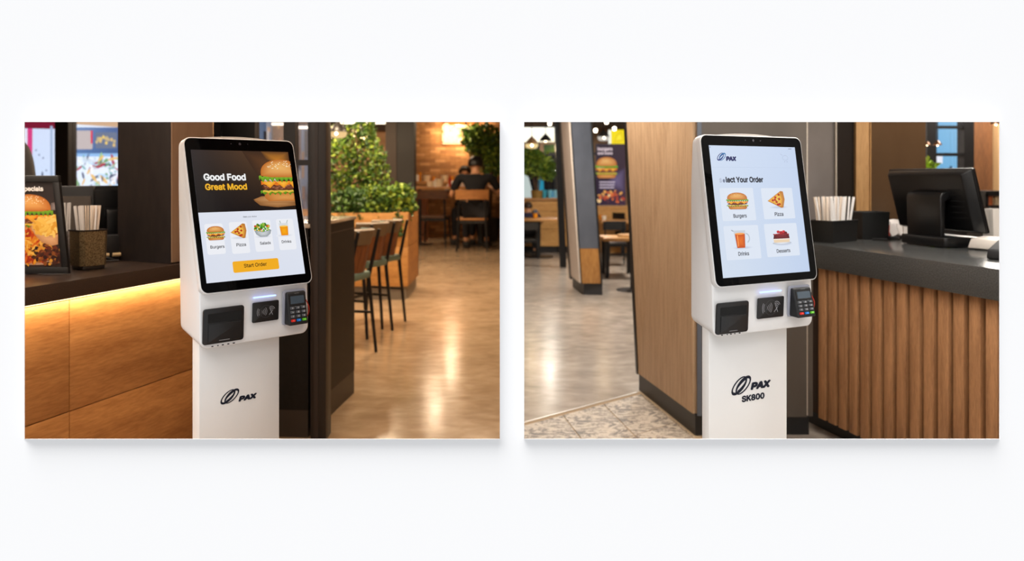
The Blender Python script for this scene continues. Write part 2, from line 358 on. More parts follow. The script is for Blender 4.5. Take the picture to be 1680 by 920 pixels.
def art_cake(a, cx, v0, w, h):
    X = lambda t: cx + t * w / 2; Y = lambda t: v0 + t * h
    a.ell(X(0), Y(.12), w * .52, .1 * h, (236, 240, 248), (186, 194, 208))
    a.poly([(X(-.86), Y(.16)), (X(.84), Y(.16)), (X(.88), Y(.34)), (X(-.9), Y(.34))], (240, 214, 180))
    a.poly([(X(-.9), Y(.34)), (X(.88), Y(.34)), (X(.88), Y(.40)), (X(-.9), Y(.40))], (250, 236, 226))
    a.fan([(X(-.9), Y(.40)), (X(.88), Y(.40)), (X(.84), Y(.66)), (X(.3), Y(.8)), (X(-.8), Y(.68))], (132, 30, 40), (84, 16, 26))
    a.wavy(X(-.88), X(.86), Y(.68), .07 * h, .02 * h, 6, (200, 40, 50), (120, 24, 32), 9)
    for x, y, c in ((-.3, .84, (204, 30, 44)), (.05, .9, (250, 236, 236)), (.3, .84, (214, 40, 50)), (.0, .8, (180, 20, 34)), (.5, .76, (120, 20, 30))): a.ell(X(x), Y(y), .09 * w, .09 * h, c, n=12)
def art_logo(a, cx, cy, s, c1, c2=None):
    s *= .98
    """two interlocking slanted swoosh loops"""
    c2 = c2 or c1
    a.ring(cx - .13 * s, cy, .60 * s, .30 * s, .105 * s, c1, rot=.64, off=(.025 * s, .03 * s), a0=.35, a1=2 * PI - .25)
    a.ring(cx + .13 * s, cy, .60 * s, .30 * s, .105 * s, c2, rot=.64, off=(-.025 * s, -.03 * s), a0=-PI + .35, a1=PI - .25)
    a.ring(cx, cy, .44 * s, .13 * s, .07 * s, c1, rot=.64, a0=.3, a1=PI + .3); a.ring(cx, cy, .44 * s, .13 * s, .07 * s, c2, rot=.64, a0=PI + .5, a1=2 * PI + .1)
# ================================================================== THE PAGE WALL with its two openings
YW = 2.06
wallpaint = M('white_wall', (253, 253, 254), .9, spec=.1)
holes = [(40, 200, 820, 720), (860, 200, 1640, 720)]
def rc(h, Y, g=0.):
    a, b = P(h[0], h[1], Y), P(h[2], h[3], Y); return a.x - g, a.z + g, b.x + g, b.z - g
fw = MB(); A_, B_ = rc(holes[0], YW), rc(holes[1], YW)
for g, y0, y1 in ((0., YW, YW + .002), (.03, YW + .002, YW + .02)):
    zt, zb = A_[1] + g, A_[3] - g
    for (x0, x1, z0, z1) in [(-3, 3, zt, 3.0), (-3, 3, 0, zb), (-3, A_[0] - g, zb, zt), (B_[2] + g, 3, zb, zt), (A_[2] + min(g, .01), B_[0] - min(g, .01), zb, zt)]:
        fw.box(((x0 + x1) / 2, (y0 + y1) / 2, (z0 + z1) / 2), (x1 - x0, y1 - y0, z1 - z0))
struct('wall_front', fw, wallpaint)
# added thin splayed lip round each opening, shaped only to throw the soft shadow
for i, h in enumerate(holes):
    t = MB(); Yf = YW - .026; lip = .0005
    def rg(Y, q):
        a = rc(h, Y); return [(a[0] - q, Y, a[3] - q), (a[2] + q, Y, a[3] - q), (a[2] + q, Y, a[1] + q), (a[0] - q, Y, a[1] + q)]
    t.v = rg(Yf, 0) + rg(Yf, lip) + rg(YW, lip) + rg(YW, 0)
    for k in range(4):
        j = (k + 1) % 4
        for r in range(4):
            q = (r + 1) % 4; t.f.append((4 * r + k, 4 * r + j, 4 * q + j, 4 * q + k)); t.m.append(0)
    struct('trim_%d' % (i + 1), t, wallpaint)

# ================================================================== ROOM SHELL
concrete_w = None
def floor_mat(name, a, b_, c, rough=.22):
    m = bpy.data.materials.new(name); m.use_nodes = True; nt = m.node_tree; L = nt.links; b = nt.nodes['Principled BSDF']
    tc = nt.nodes.new('ShaderNodeTexCoord'); mp = nt.nodes.new('ShaderNodeMapping'); mp.inputs['Scale'].default_value = (1.0, 1.5, 1); mp.inputs['Rotation'].default_value = (0, 0, .12)
    n1 = nt.nodes.new('ShaderNodeTexNoise'); n1.inputs['Scale'].default_value = 1.5; n1.inputs['Detail'].default_value = 9; n1.inputs['Roughness'].default_value = .62; n1.inputs['Distortion'].default_value = .9
    n2 = nt.nodes.new('ShaderNodeTexNoise'); n2.inputs['Scale'].default_value = 7; n2.inputs['Detail'].default_value = 6; n2.inputs['Distortion'].default_value = .4
    L.new(tc.outputs['Object'], mp.inputs[0]); L.new(mp.outputs[0], n1.inputs[0]); L.new(mp.outputs[0], n2.inputs[0])
    r = nt.nodes.new('ShaderNodeValToRGB'); e = r.color_ramp.elements; e[0].position = .32; e[0].color = rgb(*a); e[1].position = .66; e[1].color = rgb(*c)
    x = e.new(.5); x.color = rgb(*b_)
    mx = nt.nodes.new('ShaderNodeMix'); mx.data_type = 'FLOAT'; mx.inputs[0].default_value = .42; L.new(n1.outputs[0], mx.inputs[2]); L.new(n2.outputs[0], mx.inputs[3])
    L.new(mx.outputs[0], r.inputs[0]); L.new(r.outputs[0], b.inputs['Base Color'])
    rr_ = nt.nodes.new('ShaderNodeMapRange'); rr_.inputs['To Min'].default_value = rough - .06; rr_.inputs['To Max'].default_value = rough + .12; L.new(n2.outputs[0], rr_.inputs[0]); L.new(rr_.outputs[0], b.inputs['Roughness'])
    bp = nt.nodes.new('ShaderNodeBump'); bp.inputs['Strength'].default_value = .16; bp.inputs['Distance'].default_value = .005; L.new(n1.outputs[0], bp.inputs['Height']); L.new(bp.outputs[0], b.inputs['Normal'])
    return m
fm_left = floor_mat('polished_concrete_warm', (152, 126, 98), (174, 147, 117), (194, 168, 138), .15)
fm_right = floor_mat('polished_stone_beige', (144, 132, 120), (167, 154, 141), (188, 175, 160), .17)
YB = 22.0
fl = MB(); fl.box((-4.0, (YW + YB) / 2, -.05), (8.0, YB - YW + .02, .1)); floorL = struct('floor', fl, fm_left)
fr_ = MB(); fr_.box((4.0, (YW + YB) / 2, -.05), (8.0, YB - YW + .02, .1)); floorR = struct('floor', fr_, fm_right)
dark_ceil = M('ceiling_paint', (92, 84, 76), .9)
c = MB(); c.box((0, (YW + YB) / 2, 2.85), (16.2, YB - YW + .2, .2)); struct('ceiling', c, dark_ceil)
for nm, x in (('wall_left', -8.05), ('wall_right', 8.05)):
    c = MB(); c.box((x, (YW + YB) / 2, 1.4), (.1, YB - YW + .2, 2.8)); struct(nm, c, M('warm_grey_wall', (122, 100, 80), .8))
c = MB(); c.box((0, (YW + .03 + YB) / 2, 1.4), (.016, YB - YW - .03, 2.8)); struct('wall_divider', c, M('warm_grey_wall'))
c = MB(); c.box((0, YB + .05, 1.4), (16.2, .1, 2.8)); struct('wall_back', c, M('warm_beige_wall', (150, 120, 92), .8))
# left and right returns of the front wall
for x in (-5.5, 5.5):
    c = MB(); c.box((x, YW + .03, 1.4), (5.2, .06, 2.8)); struct('wall_front', c, M('warm_grey_wall'))

# patterned floor tiles inside a thin metal strip (cooler cafe)
def tile_mat():
    m = bpy.data.materials.new('patterned_tile'); m.use_nodes = True; nt = m.node_tree; L = nt.links; b = nt.nodes['Principled BSDF']
    tc = nt.nodes.new('ShaderNodeTexCoord'); n0 = nt.nodes.new('ShaderNodeTexNoise'); n0.inputs['Scale'].default_value = 9; n0.inputs['Detail'].default_value = 1.5; n0.inputs['Distortion'].default_value = 2.6
    mp = nt.nodes.new('ShaderNodeMapping'); mp.inputs['Scale'].default_value = (1, 1.5, 1)
    vo = nt.nodes.new('ShaderNodeTexVoronoi'); vo.inputs['Scale'].default_value = 13
    L.new(tc.outputs['Object'], mp.inputs[0]); L.new(mp.outputs[0], n0.inputs[0])
    ad = nt.nodes.new('ShaderNodeVectorMath'); ad.operation = 'ADD'; L.new(mp.outputs[0], ad.inputs[0]); L.new(n0.outputs['Color'], ad.inputs[1]); L.new(ad.outputs[0], vo.inputs[0])
    mx = nt.nodes.new('ShaderNodeMix'); mx.data_type = 'FLOAT'; mx.inputs[0].default_value = .3; L.new(n0.outputs[0], mx.inputs[2]); L.new(vo.outputs[0], mx.inputs[3])
    r = nt.nodes.new('ShaderNodeValToRGB'); e = r.color_ramp.elements; e[0].position = .46; e[0].color = rgb(98, 88, 78); e[1].position = .495; e[1].color = rgb(180, 164, 145)
    L.new(mx.outputs[0], r.inputs[0]); L.new(r.outputs[0], b.inputs['Base Color']); b.inputs['Roughness'].default_value = .5
    return m
A0, B0 = G(860, 693), G(1040, 645)
e1 = (B0 - A0).normalized(); pA, pB = G(922.4, 680.6), G(990, 663); tw = (pB - pA).length
e2 = (G(952.7, 719.8) - pA); e2 = e2.normalized()
nrm = Vector((e1.y, -e1.x, 0)); th_ = .526 / abs(e2.dot(nrm))
tm = tile_mat(); c = MB()
g = M('tile_grout', (150, 126, 96), .8)
bed = [A0 - e1 * 3, B0 + e1 * .12, B0 + e1 * .12 + e2 * 3.2, A0 - e1 * 3 + e2 * 3.2]
bed = [Vector((max(.01, p.x), max(p.y, YW + .07), p.z)) for p in [G(860, 693) - e1 * .07, B0 + e1 * .3, Vector((1.5, 3.0, 0)), Vector((1.5, 2.2, 0)), Vector((.012, 2.2, 0))]]
c.prism(bed, (0, 0, .0015)); struct('tile_bed', c, g, parent=floorR)
def clip_tile(poly):
    """keep the part of a tile inside x>.012, y>YW+.08 and left of the wooden wall's foot"""
    out = poly
    w0, w1 = G(1047, 640), G(1145, 720); wd = (w1 - w0).normalized(); wn = Vector((wd.y, -wd.x, 0)); wn = wn if wn.x < 0 else -wn
    for n_, d_ in ((Vector((1, 0, 0)), .012), (Vector((0, 1, 0)), YW + .08), (wn, wn.dot(w0) + .012)):
        q = []; 
        for i in range(len(out)):
            a, b = out[i], out[(i + 1) % len(out)]; da, db = n_.dot(a) - d_, n_.dot(b) - d_
            if da >= 0: q.append(a)
            if (da >= 0) != (db >= 0): q.append(a + (b - a) * (da / (da - db)))
        out = q
        if len(out) < 3: return None
    return out
for i in range(-6, 5):
    for j in range(0, 6):
        o = pA + e1 * (tw * i) + e2 * (th_ * j); gap = .004
        q = [o + e1 * gap + e2 * (gap + (.012 if j == 0 else 0)), o + e1 * (tw - gap) + e2 * (gap + (.012 if j == 0 else 0)), o + e1 * (tw - gap) + e2 * (th_ - gap), o + e1 * gap + e2 * (th_ - gap)]
        q = clip_tile(q)
        if q:
            cc = sum(q, Vector()) / len(q); t = MB(); t.prism([p - cc for p in q], (0, 0, .004)); t.build('tile', tm, floorR, loc=cc)
c = MB(); s0 = A0 - e1 * .06; c.prism([s0, B0 + e1 * .02, B0 + e1 * .02 + nrm * .012, s0 + nrm * .012], (0, 0, .005)); struct('trim_9', c, M('brushed_metal_strip', (225, 220, 212), .3, .8))

# ================================================================== KIOSKS
white_shell = M('white_plastic', (238, 236, 234), .35, spec=.4)
col_white = M('white_powder_coat', (231, 229, 226), .42, spec=.4)
black_glass = M('black_glass', (2, 2, 3), .05, spec=.06)
blackp = M('black_plastic', (16, 16, 18), .38)
blackm = M('black_plastic_matte', (24, 24, 26), .6)
screen_m = vcol('lit_screen', emit=.93, rough=.15)
ink = vcol('printed_ink', 0, .45)
led = glow('blue_white_led', (150, 172, 255), 2.6)

def kiosk(K, label, story):
    yaw, t, t2, W, Hg = K['yaw'], K['tilt'], K['tilt2'], K['W'], K['Hg']; zg = K['O'][2]; h2 = K['h2']
    T = thing('ordering_kiosk', label, 'kiosk', (K['O'][0], K['O'][1], 0), yaw)
    R = Matrix.Rotation(yaw, 3, 'Z'); Ri = R.transposed(); org = Vector((K['O'][0], K['O'][1], 0))
    X = Vector((1, 0, 0))
    GV = Vector((0, math.sin(t), math.cos(t))); GN = Vector((0, -math.cos(t), math.sin(t)))
    gl = (Vector((0, 0, zg)), X, GV, GN)
    LV = Vector((0, -math.sin(t2), math.cos(t2))); LN = Vector((0, -math.cos(t2), -math.sin(t2)))   # v counted up from the glass's lower edge (negative below)
    lo = (Vector((0, 0, zg)), X, LV, LN)
    def uv(fr, px, py, off=0.):
        O, U, V, N = fr; o = Vector((0, 0, H)); d = P(px, py, 1.0) - o
        ol = Ri @ (o - org); dl = Ri @ d; p0 = O + N * off
        s = (p0 - ol).dot(N) / dl.dot(N); q = ol + dl * s - p0; return q.dot(U), q.dot(V)
    # head shell
    yt, zt_ = Hg * math.sin(t), zg + Hg * math.cos(t); yb_, zb_ = h2 * math.sin(t2), zg - h2 * math.cos(t2)
    D = K['depth']; g = .012
    prof = [(yb_, zb_), (g * math.cos(t), zg - .0), (yt + g, zt_ - .002), (yt + K['dtop'], zt_ - .004), (max(D, yt + K['dtop']) , zt_ - .14), (D, zb_ + K['chamf'])]
    m = MB(); W2 = W - .009; m.prism([(.002, y, z) for y, z in prof], (W2 - .002, 0, 0))
    me = bpy.data.meshes.new('head_shell'); me.from_pydata(m.v, [], m.f); bm = bmesh.new(); bm.from_mesh(me)
    bm.edges.ensure_lookup_table()
    def isat(e, i): return all(abs(v.co.y - prof[i][0]) < 1e-5 and abs(v.co.z - prof[i][1]) < 1e-5 for v in [e])
    big = []
    for e in bm.edges:
        a, b = e.verts
        if abs(a.co.x - b.co.x) < 1e-6:
            ids = {min(range(6), key=lambda i: (a.co.y - prof[i][0]) ** 2 + (a.co.z - prof[i][1]) ** 2), min(range(6), key=lambda i: (b.co.y - prof[i][0]) ** 2 + (b.co.z - prof[i][1]) ** 2)}
            if ids in ({2, 3}, {5, 0}): big.append(e)
    bmesh.ops.bevel(bm, geom=big, offset=.024, segments=6, affect='EDGES', profile=.5, clamp_overlap=True)
    ed = [e for e in bm.edges if len(e.link_faces) == 2 and e.calc_face_angle(0) > .7]
    bmesh.ops.bevel(bm, geom=ed, offset=.005, segments=3, affect='EDGES', profile=.5, clamp_overlap=True)
    bmesh.ops.recalc_face_normals(bm, faces=bm.faces); bm.to_mesh(me); bm.free()
    me.materials.append(white_shell); me.polygons.foreach_set('use_smooth', [True] * len(me.polygons)); me.set_sharp_from_angle(angle=math.radians(50))
    o = bpy.data.objects.new('head_shell', me); col.objects.link(o); o.parent = T
    # domed cap on the back of the head
    c = MB(); n = 14
    pts = [(W * (.13 + .72 * k / n), 0, .012 * math.sin(PI * k / n) ** .6) for k in range(n + 1)]
    c.prism([Vector((p[0], yt + .016, zt_ - .03 + p[2] * K.get('cap', 1.) + .026)) for p in pts] + [Vector((W * .85, yt + .016, zt_ - .05)), Vector((W * .13, yt + .016, zt_ - .05))], (0, .05, -.004))
    c.build('rear_cover', M('grey_plastic', (176, 170, 164), .4), T, bevel=.003)
    # glass with a thin white rim
    m = MB(); m.rrect(gl, 0, 0, W, Hg, .022, -.014, .004); m.build('display_rim', white_shell, T, bevel=.0012)
    m = MB(); e = .003; m.rrect(gl, e, e, W - e, Hg - e, .020, .002, .0052); gobj = m.build('display_glass', black_glass, T)
    cxy = uv(gl, *K['cam']); m = MB()
    for dx, r in ((0, .0042), (-.028, .0015), (.026, .0015)):
        if dx: m = MB()
        m.rrect(gl, cxy[0] + dx * W / .36 - r, cxy[1] - r, cxy[0] + dx * W / .36 + r, cxy[1] + r, r * .99, .005, .0058, n=4); m.build('sensor' if dx else 'camera_lens', M('lens_glass', (52, 50, 58), .15), T)
    # screen: lit face, built as flat print
    q = [uv(gl, *p) for p in K['scr']]; s0, s1 = (q[0][0] + q[3][0]) / 2, (q[1][0] + q[2][0]) / 2; v1, v0 = (q[0][1] + q[1][1]) / 2, (q[2][1] + q[3][1]) / 2
    a = Art((gl[0] + GN * .0054, X, GV, GN), 0.0)
    story(a, T, s0, v0, s1, v1, lambda px, py: uv(gl, px, py, .0054))
    # lower panel fittings
    q = [uv(lo, *p) for p in K['pr']]; u0, u1 = (q[0][0] + q[3][0]) / 2, (q[1][0] + q[2][0]) / 2; w1, w0 = (q[0][1] + q[1][1]) / 2, (q[2][1] + q[3][1]) / 2; pw, ph = u1 - u0, w1 - w0
    u0 = max(u0, .008); pw = u1 - u0
    m = MB(); m.rrect(lo, u0, w0, u1, w1, .008, -.002, .0035); pr = m.build('receipt_printer', M('black_satin', (26, 26, 27), .4), T, bevel=.001, label='black receipt printer front')
    m = MB(); m.rrect(lo, u0 + .11 * pw, w0 + .60 * ph, u0 + .93 * pw, w0 + .86 * ph, .002, .003, .0042); m.build('paper_slot', M('slot_black', (2, 2, 2), .8), pr)
    m = MB(); m.rrect(lo, u0 + .12 * pw, w0 + .06 * ph, u0 + .93 * pw, w0 + .57 * ph, .003, .003, .0062); m.build('printer_door', M('black_satin'), pr, bevel=.0012)
    m = MB(); m.rrect(lo, u0 + .38 * pw, w0 + .075 * ph, u0 + .64 * pw, w0 + .095 * ph, .0008, .006, .0068); m.build('door_latch', M('silver', (150, 150, 152), .3, .7), pr)
    q = [uv(lo, *p) for p in K['rf']]; u0, u1 = (q[0][0] + q[3][0]) / 2, (q[1][0] + q[2][0]) / 2; w1, w0 = (q[0][1] + q[1][1]) / 2, (q[2][1] + q[3][1]) / 2
    m = MB(); m.rrect(lo, u0, w0, u1, w1, .004, -.002, .002); rf = m.build('contactless_reader', M('black_satin'), T, bevel=.0008, label='black contactless card reader')
    a = Art((lo[0] + LN * .0022, X, LV, LN), 0.); cu, cv, k = (u0 + u1) / 2, (w0 + w1) / 2, (u1 - u0) / 1.0; gy = (168, 168, 172)
    a.ring(cu, cv, .22 * k, .22 * k, .008 * k, (84, 84, 88))
    for r, s in ((.235, -1), (.29, -1)): a.ring(cu - .05 * k, cv, r * k, r * k, .014 * k, gy, a0=PI - .5, a1=PI + .5, n=10)
    for i, hh in enumerate((.05, .09, .13, .17)): a.ring(cu - .20 * k + i * .012 * k, cv, (.07 + .045 * i) * k, (.07 + .045 * i) * k, .012 * k, gy, a0=-.75, a1=.75, n=8)
    for i in range(3): a.ring(cu + .20 * k - i * .0 * k, cv + .02 * k, (.05 + .05 * i) * k, (.05 + .05 * i) * k, .014 * k, gy, a0=.3, a1=2.0, n=8)
    a.line((cu + .13 * k, cv + .13 * k), (cu + .26 * k, cv - .14 * k), .016 * k, gy); a.line((cu + .12 * k, cv - .13 * k), (cu + .26 * k, cv + .02 * k), .016 * k, gy)
    a.build('contactless_symbol', ink, rf)
    l0, l1 = uv(lo, *K['led'][0]), uv(lo, *K['led'][1]); m = MB(); m.rrect(lo, l0[0], (l0[1] + l1[1]) / 2 - .0022, l1[0], (l0[1] + l1[1]) / 2 + .0022, .002, -.001, .0012); m.build('status_light', led, T, label='thin glowing blue-white status light')
    m = MB()
    for px, py, ww in K['ports']:
        u, v = uv(lo, px, py); m.rrect(lo, u - ww, -h2 + .004, u + ww, -h2 + .0068, .0012, -.001, .0008, n=2)
    m.build('vent_slots', blackm, T, kind='stuff')
    # payment terminal in its cradle
    kx0, kx1, ky1, ky0 = K['pad']     # px: left, right at the bottom; top y, bottom y
    off = .034 * W / .36
    b0, b1 = uv(lo, kx0, ky0[0], off), uv(lo, kx1, ky0[1], off); tp0, tp1 = uv(lo, ky1[0], ky1[1], .004), uv(lo, ky1[2], ky1[3], .004)
    ua, ub = (b0[0] + tp0[0]) / 2, (b1[0] + tp1[0]) / 2; va, vb = (b0[1] + b1[1]) / 2, (tp0[1] + tp1[1]) / 2
    m = MB(); m.rrect(lo, ua - .006, va - .002, ub + .006, vb + .006, .008, -.002, .002); cr = m.build('terminal_cradle', M('cradle_grey', (176, 178, 192), .4), T)
    Lp = lambda u, v, n_: lo[0] + X * u + LV * v + LN * n_
    ter = MB(); back = .0
    bot = [Lp(ua, va, back), Lp(ub, va, back), Lp(ub, va, off * .96), Lp(ua, va, off * .96)]
    topq = [Lp(ua, vb, back), Lp(ub, vb, back), Lp(ub, vb, .012), Lp(ua, vb, .012)]
    ter.hexa(bot, topq); te = ter.build('payment_terminal', blackm, T, bevel=.005, seg=3, label='black payment terminal with a number pad')
    # frame of the terminal's face
    fO = Lp(ua, va, off * .96); fV = (Lp(ua, vb, .012) - fO); fl_ = fV.length; fV.normalize(); fN = X.cross(fV).normalized()
    ff = (fO, X, fV, fN); tw_ = ub - ua
    m = MB(); m.rrect(ff, .09 * tw_, .60 * fl_, .91 * tw_, .93 * fl_, .004, -.001, .0012); m.build('terminal_bezel', M('black_satin'), te)
    m = MB(); m.rrect(ff, .15 * tw_, .645 * fl_, .86 * tw_, .875 * fl_, .0015, 0, .0018); m.build('terminal_screen', M('dim_lcd', (70, 84, 96), .2), te)
    kg, tx = M('grey_key', (96, 98, 102), .4), None
    lab = Art((fO + fN * .0034, X, fV, fN), 0.)
    nums = ['1', '2', '3', '4', '5', '6', '7', '8', '9', '', '', '']
    cs = [kg] * 9 + [M('red_key', (230, 40, 34), .4), M('blue_key', (20, 120, 205), .4), M('green_key', (96, 196, 40), .4)]
    for i in range(12):
        r_, c_ = divmod(i, 3); cu = (.21 + .29 * c_) * tw_; cv = (.525 - .125 * r_) * fl_; hw, hh = .105 * tw_, .040 * fl_
        m = MB(); m.rrect(ff, cu - hw, cv - hh, cu + hw, cv + hh, hh * .45, -.001, .003, n=3, taper=.1); m.build('key', cs[i], te)
        if nums[i]: lab.text(nums[i], cu - .018 * tw_, cu + .018 * tw_, cv - .022 * fl_, (232, 232, 232), .02, h=.045 * fl_)
        else: lab.ell(cu, cv, .02 * tw_, .015 * fl_, [(255, 150, 130), (170, 215, 255), (220, 255, 150)][c_], n=8)
    lab.line((.3 * tw_, .565 * fl_), (.38 * tw_, .565 * fl_), .008 * fl_, (150, 150, 150)); lab.line((.6 * tw_, .565 * fl_), (.7 * tw_, .565 * fl_), .008 * fl_, (150, 150, 150))
    lab.line((.36 * tw_, .955 * fl_), (.6 * tw_, .955 * fl_), .008 * fl_, (140, 140, 140))
    lab.build('key_lettering', ink, te)
    m = MB(); m.tube([Lp(ub + .001, va + (vb - va) * (.1 + .62 * s), .008 + .014 * math.sin(PI * (.08 + .84 * s))) + X * (.006 * math.sin(PI * s)) for s in [k / 10 for k in range(11)]], .0016 * W / .36, n=8)
    m.build('terminal_strap', M('red_rubber', (176, 44, 26), .4), te, label='thin red strap on the side of the terminal')
    # column, foot plate, logo
    c0, c1 = K['col']; cy_ = K['cback']; cdp = K['cdep']; ztop = zb_ + .03
    m = MB(); m.box(((c0 + c1) / 2, cy_ + cdp / 2, ztop / 2 + .006), (c1 - c0, cdp, ztop - .012)); m.build('column', col_white, T, bevel=.0025)
    m = MB(); m.box(((c0 + c1) / 2, cy_ + .06, .006), (c1 - c0 + .06, .28, .012)); m.build('foot_plate', col_white, T, bevel=.003)
    cf = (Vector((0, cy_, 0)), X, Vector((0, 0, 1)), Vector((0, -1, 0)))
    a = Art(cf, .0006); lp, tx0, tx1 = K['logo']; q = uv(cf, *lp); qa, qb = uv(cf, *tx0), uv(cf, *tx1); dk = (22, 28, 44)
    art_logo(a, q[0], q[1], K['lsize'], dk); a.text('PAX', qa[0], qb[0], (qa[1] + qb[1]) / 2, dk, .055, .2, h=(qb[0] - qa[0]) * .27)
    if 'model' in K:
        qa, qb = uv(cf, *K['model'][0]), uv(cf, *K['model'][1]); a.text('SK800', qa[0], qb[0], (qa[1] + qb[1]) / 2, dk, .035, h=(qb[0] - qa[0]) * .205)
    a.build('logo_lettering', ink, T, label='dark swoosh emblem and lettering on the column')
    return T

def story_a(a, T, s0, v0, s1, v1, uv):
    B = uv(324, 350)[1]; B2 = uv(483, 342.6)[1]; vd = (B + B2) / 2; fr = a.fr
    S = Art(fr, 0.); S.grad(s0, v0, s1, v1, (222, 228, 242), (226, 232, 246), (238, 241, 250), (232, 237, 248), 4); so_ = S.build('screen', screen_m, T, label='lit portrait touch screen with a menu')
    b = Art(fr, .0001); b.grad(s0, vd, s1, v1, (24, 24, 27), (30, 22, 20), (118, 78, 44), (44, 40, 42), 10)
    wd, hd = s1 - s0, v1 - vd
    b.fan([(s0 + .50 * wd, v1), (s1, v1), (s1, v1 - .55 * hd), (s0 + .66 * wd, v1 - .5 * hd)], (96, 62, 38), (62, 44, 34))
    b.fan([(s0 + .70 * wd, v1), (s1, v1), (s1, v1 - .30 * hd), (s0 + .86 * wd, v1 - .26 * hd), (s0 + .74 * wd, v1 - .12 * hd)], (190, 122, 44), (92, 60, 36))
    bc = uv(449, 300); 
    pl = uv(445, 335); b.cut = None
    pts = [(s0 + .555 * wd + .5 * wd * (1 - math.cos(k * PI / 14)) * .93, vd + (.13 + .03 * 1) * hd + .06 * hd * math.sin(k * PI / 14)) for k in range(15)]
    pts = [p for p in pts if p[0] < s1]
    b.fan([(s0 + .56 * wd, vd + .17 * hd)] + [(s1, vd + .22 * hd), (s1, vd + .07 * hd), (s0 + .80 * wd, vd + .045 * hd), (s0 + .62 * wd, vd + .085 * hd)], (190, 136, 84), (140, 92, 50))
    b.fan([(s0 + .555 * wd, vd + .185 * hd), (s0 + .64 * wd, vd + .235 * hd), (s0 + .85 * wd, vd + .255 * hd), (s1, vd + .25 * hd), (s1, vd + .13 * hd), (s0 + .8 * wd, vd + .12 * hd), (s0 + .62 * wd, vd + .145 * hd)], (204, 152, 98), (166, 112, 64))
    # the burger runs off the screen's edge: clip its shapes there
    n0 = len(b.v); art_burger(b, s0 + .893 * wd, vd + .145 * hd, .50 * wd, .72 * hd, 4, True)
    O, U = fr[0], fr[1]
    for i in range(n0, len(b.v)):
        v = Vector(b.v[i]); u = (v - O).dot(U)
        if u > s1: b.v[i] = tuple(v - U * (u - s1))
    q0, q1 = uv(333, 297.5), uv(402, 295); b.text('Good Food', q0[0], q1[0], (q0[1] + q1[1]) / 2, (246, 246, 246), .03)
    q0, q1 = uv(335.5, 313), uv(404, 310.5); b.text('Great Mood', q0[0], q1[0], (q0[1] + q1[1]) / 2, (246, 184, 48), .026)
    b.build('menu_banner', screen_m, so_, label='dark banner with a cheeseburger picture')
    h = Art(fr, .0001); q0, q1 = uv(399, 357), uv(421, 355.5); h.text('Make your choice', q0[0], q1[0], (q0[1] + q1[1]) / 2, (70, 72, 80), 0.01); h.build('screen_heading', screen_m, so_)
    food = [lambda c, cx, y, s: art_burger(c, cx, y, .056 * s, .042 * s, 6), lambda c, cx, y, s: art_pizza(c, cx - .026 * s, y, .052 * s, .045 * s), lambda c, cx, y, s: art_salad(c, cx, y, .056 * s, .043 * s), lambda c, cx, y, s: art_glass(c, cx, y, .038 * s, .050 * s)]
    tiles = [((335, 367.5), (371, 416), (345, 408), (368, 406.5), 'Burgers', (355, 394)), ((375.5, 364.5), (411, 414.5), (388, 404.5), (403.5, 403), 'Pizza', (393, 391)),
             ((414, 361.5), (450, 411), (426, 402), (443.5, 400), 'Salads', (432, 389)), ((453, 359.5), (487, 408.5), (462.5, 399), (478, 397.5), 'Drinks', (467.5, 387))]
    for (p0, p1, t0, t1, tx, fc), fd in zip(tiles, food):
        c = Art(fr, .0001); qa, qb = uv(*p0), uv(*p1); qa = (uv((p0[0] + 0), p0[1])[0], qa[1]); ub = uv(p1[0], p1[1])[0]
        u0 = (qa[0] + uv(p0[0] + 5.5, p1[1] + 3)[0]) / 2; c.rr(u0, qb[1], ub, qa[1], .006, (243, 245, 251))
        x = uv(*fc); c.ell(x[0], x[1] + .002, .03 * K_A['W'] / .36, .005, (216, 220, 232), (243, 245, 251), n=16); fd(c, x[0], x[1], K_A['W'] / .36)
        y0, y1 = uv(*t0), uv(*t1); c.text(tx, y0[0], y1[0], (y0[1] + y1[1]) / 2, (34, 34, 40), .012)
        c.build('menu_tile', screen_m, so_, label='%s tile on the screen' % tx.lower())
    c = Art(fr, .0001); qa, qb = uv(380, 430), uv(457.5, 441); bb = uv(380, 447); c.rr(qa[0] + .002, uv(419, 444.5)[1], uv(457, 430)[0], uv(419, 426)[1], .005, (248, 178, 38))
    y0, y1 = uv(400.5, 438.5), uv(438, 435.8); c.text('Start Order', y0[0], y1[0], (y0[1] + y1[1]) / 2, (52, 38, 20), .012); c.build('start_button', screen_m, so_, label='amber start button')

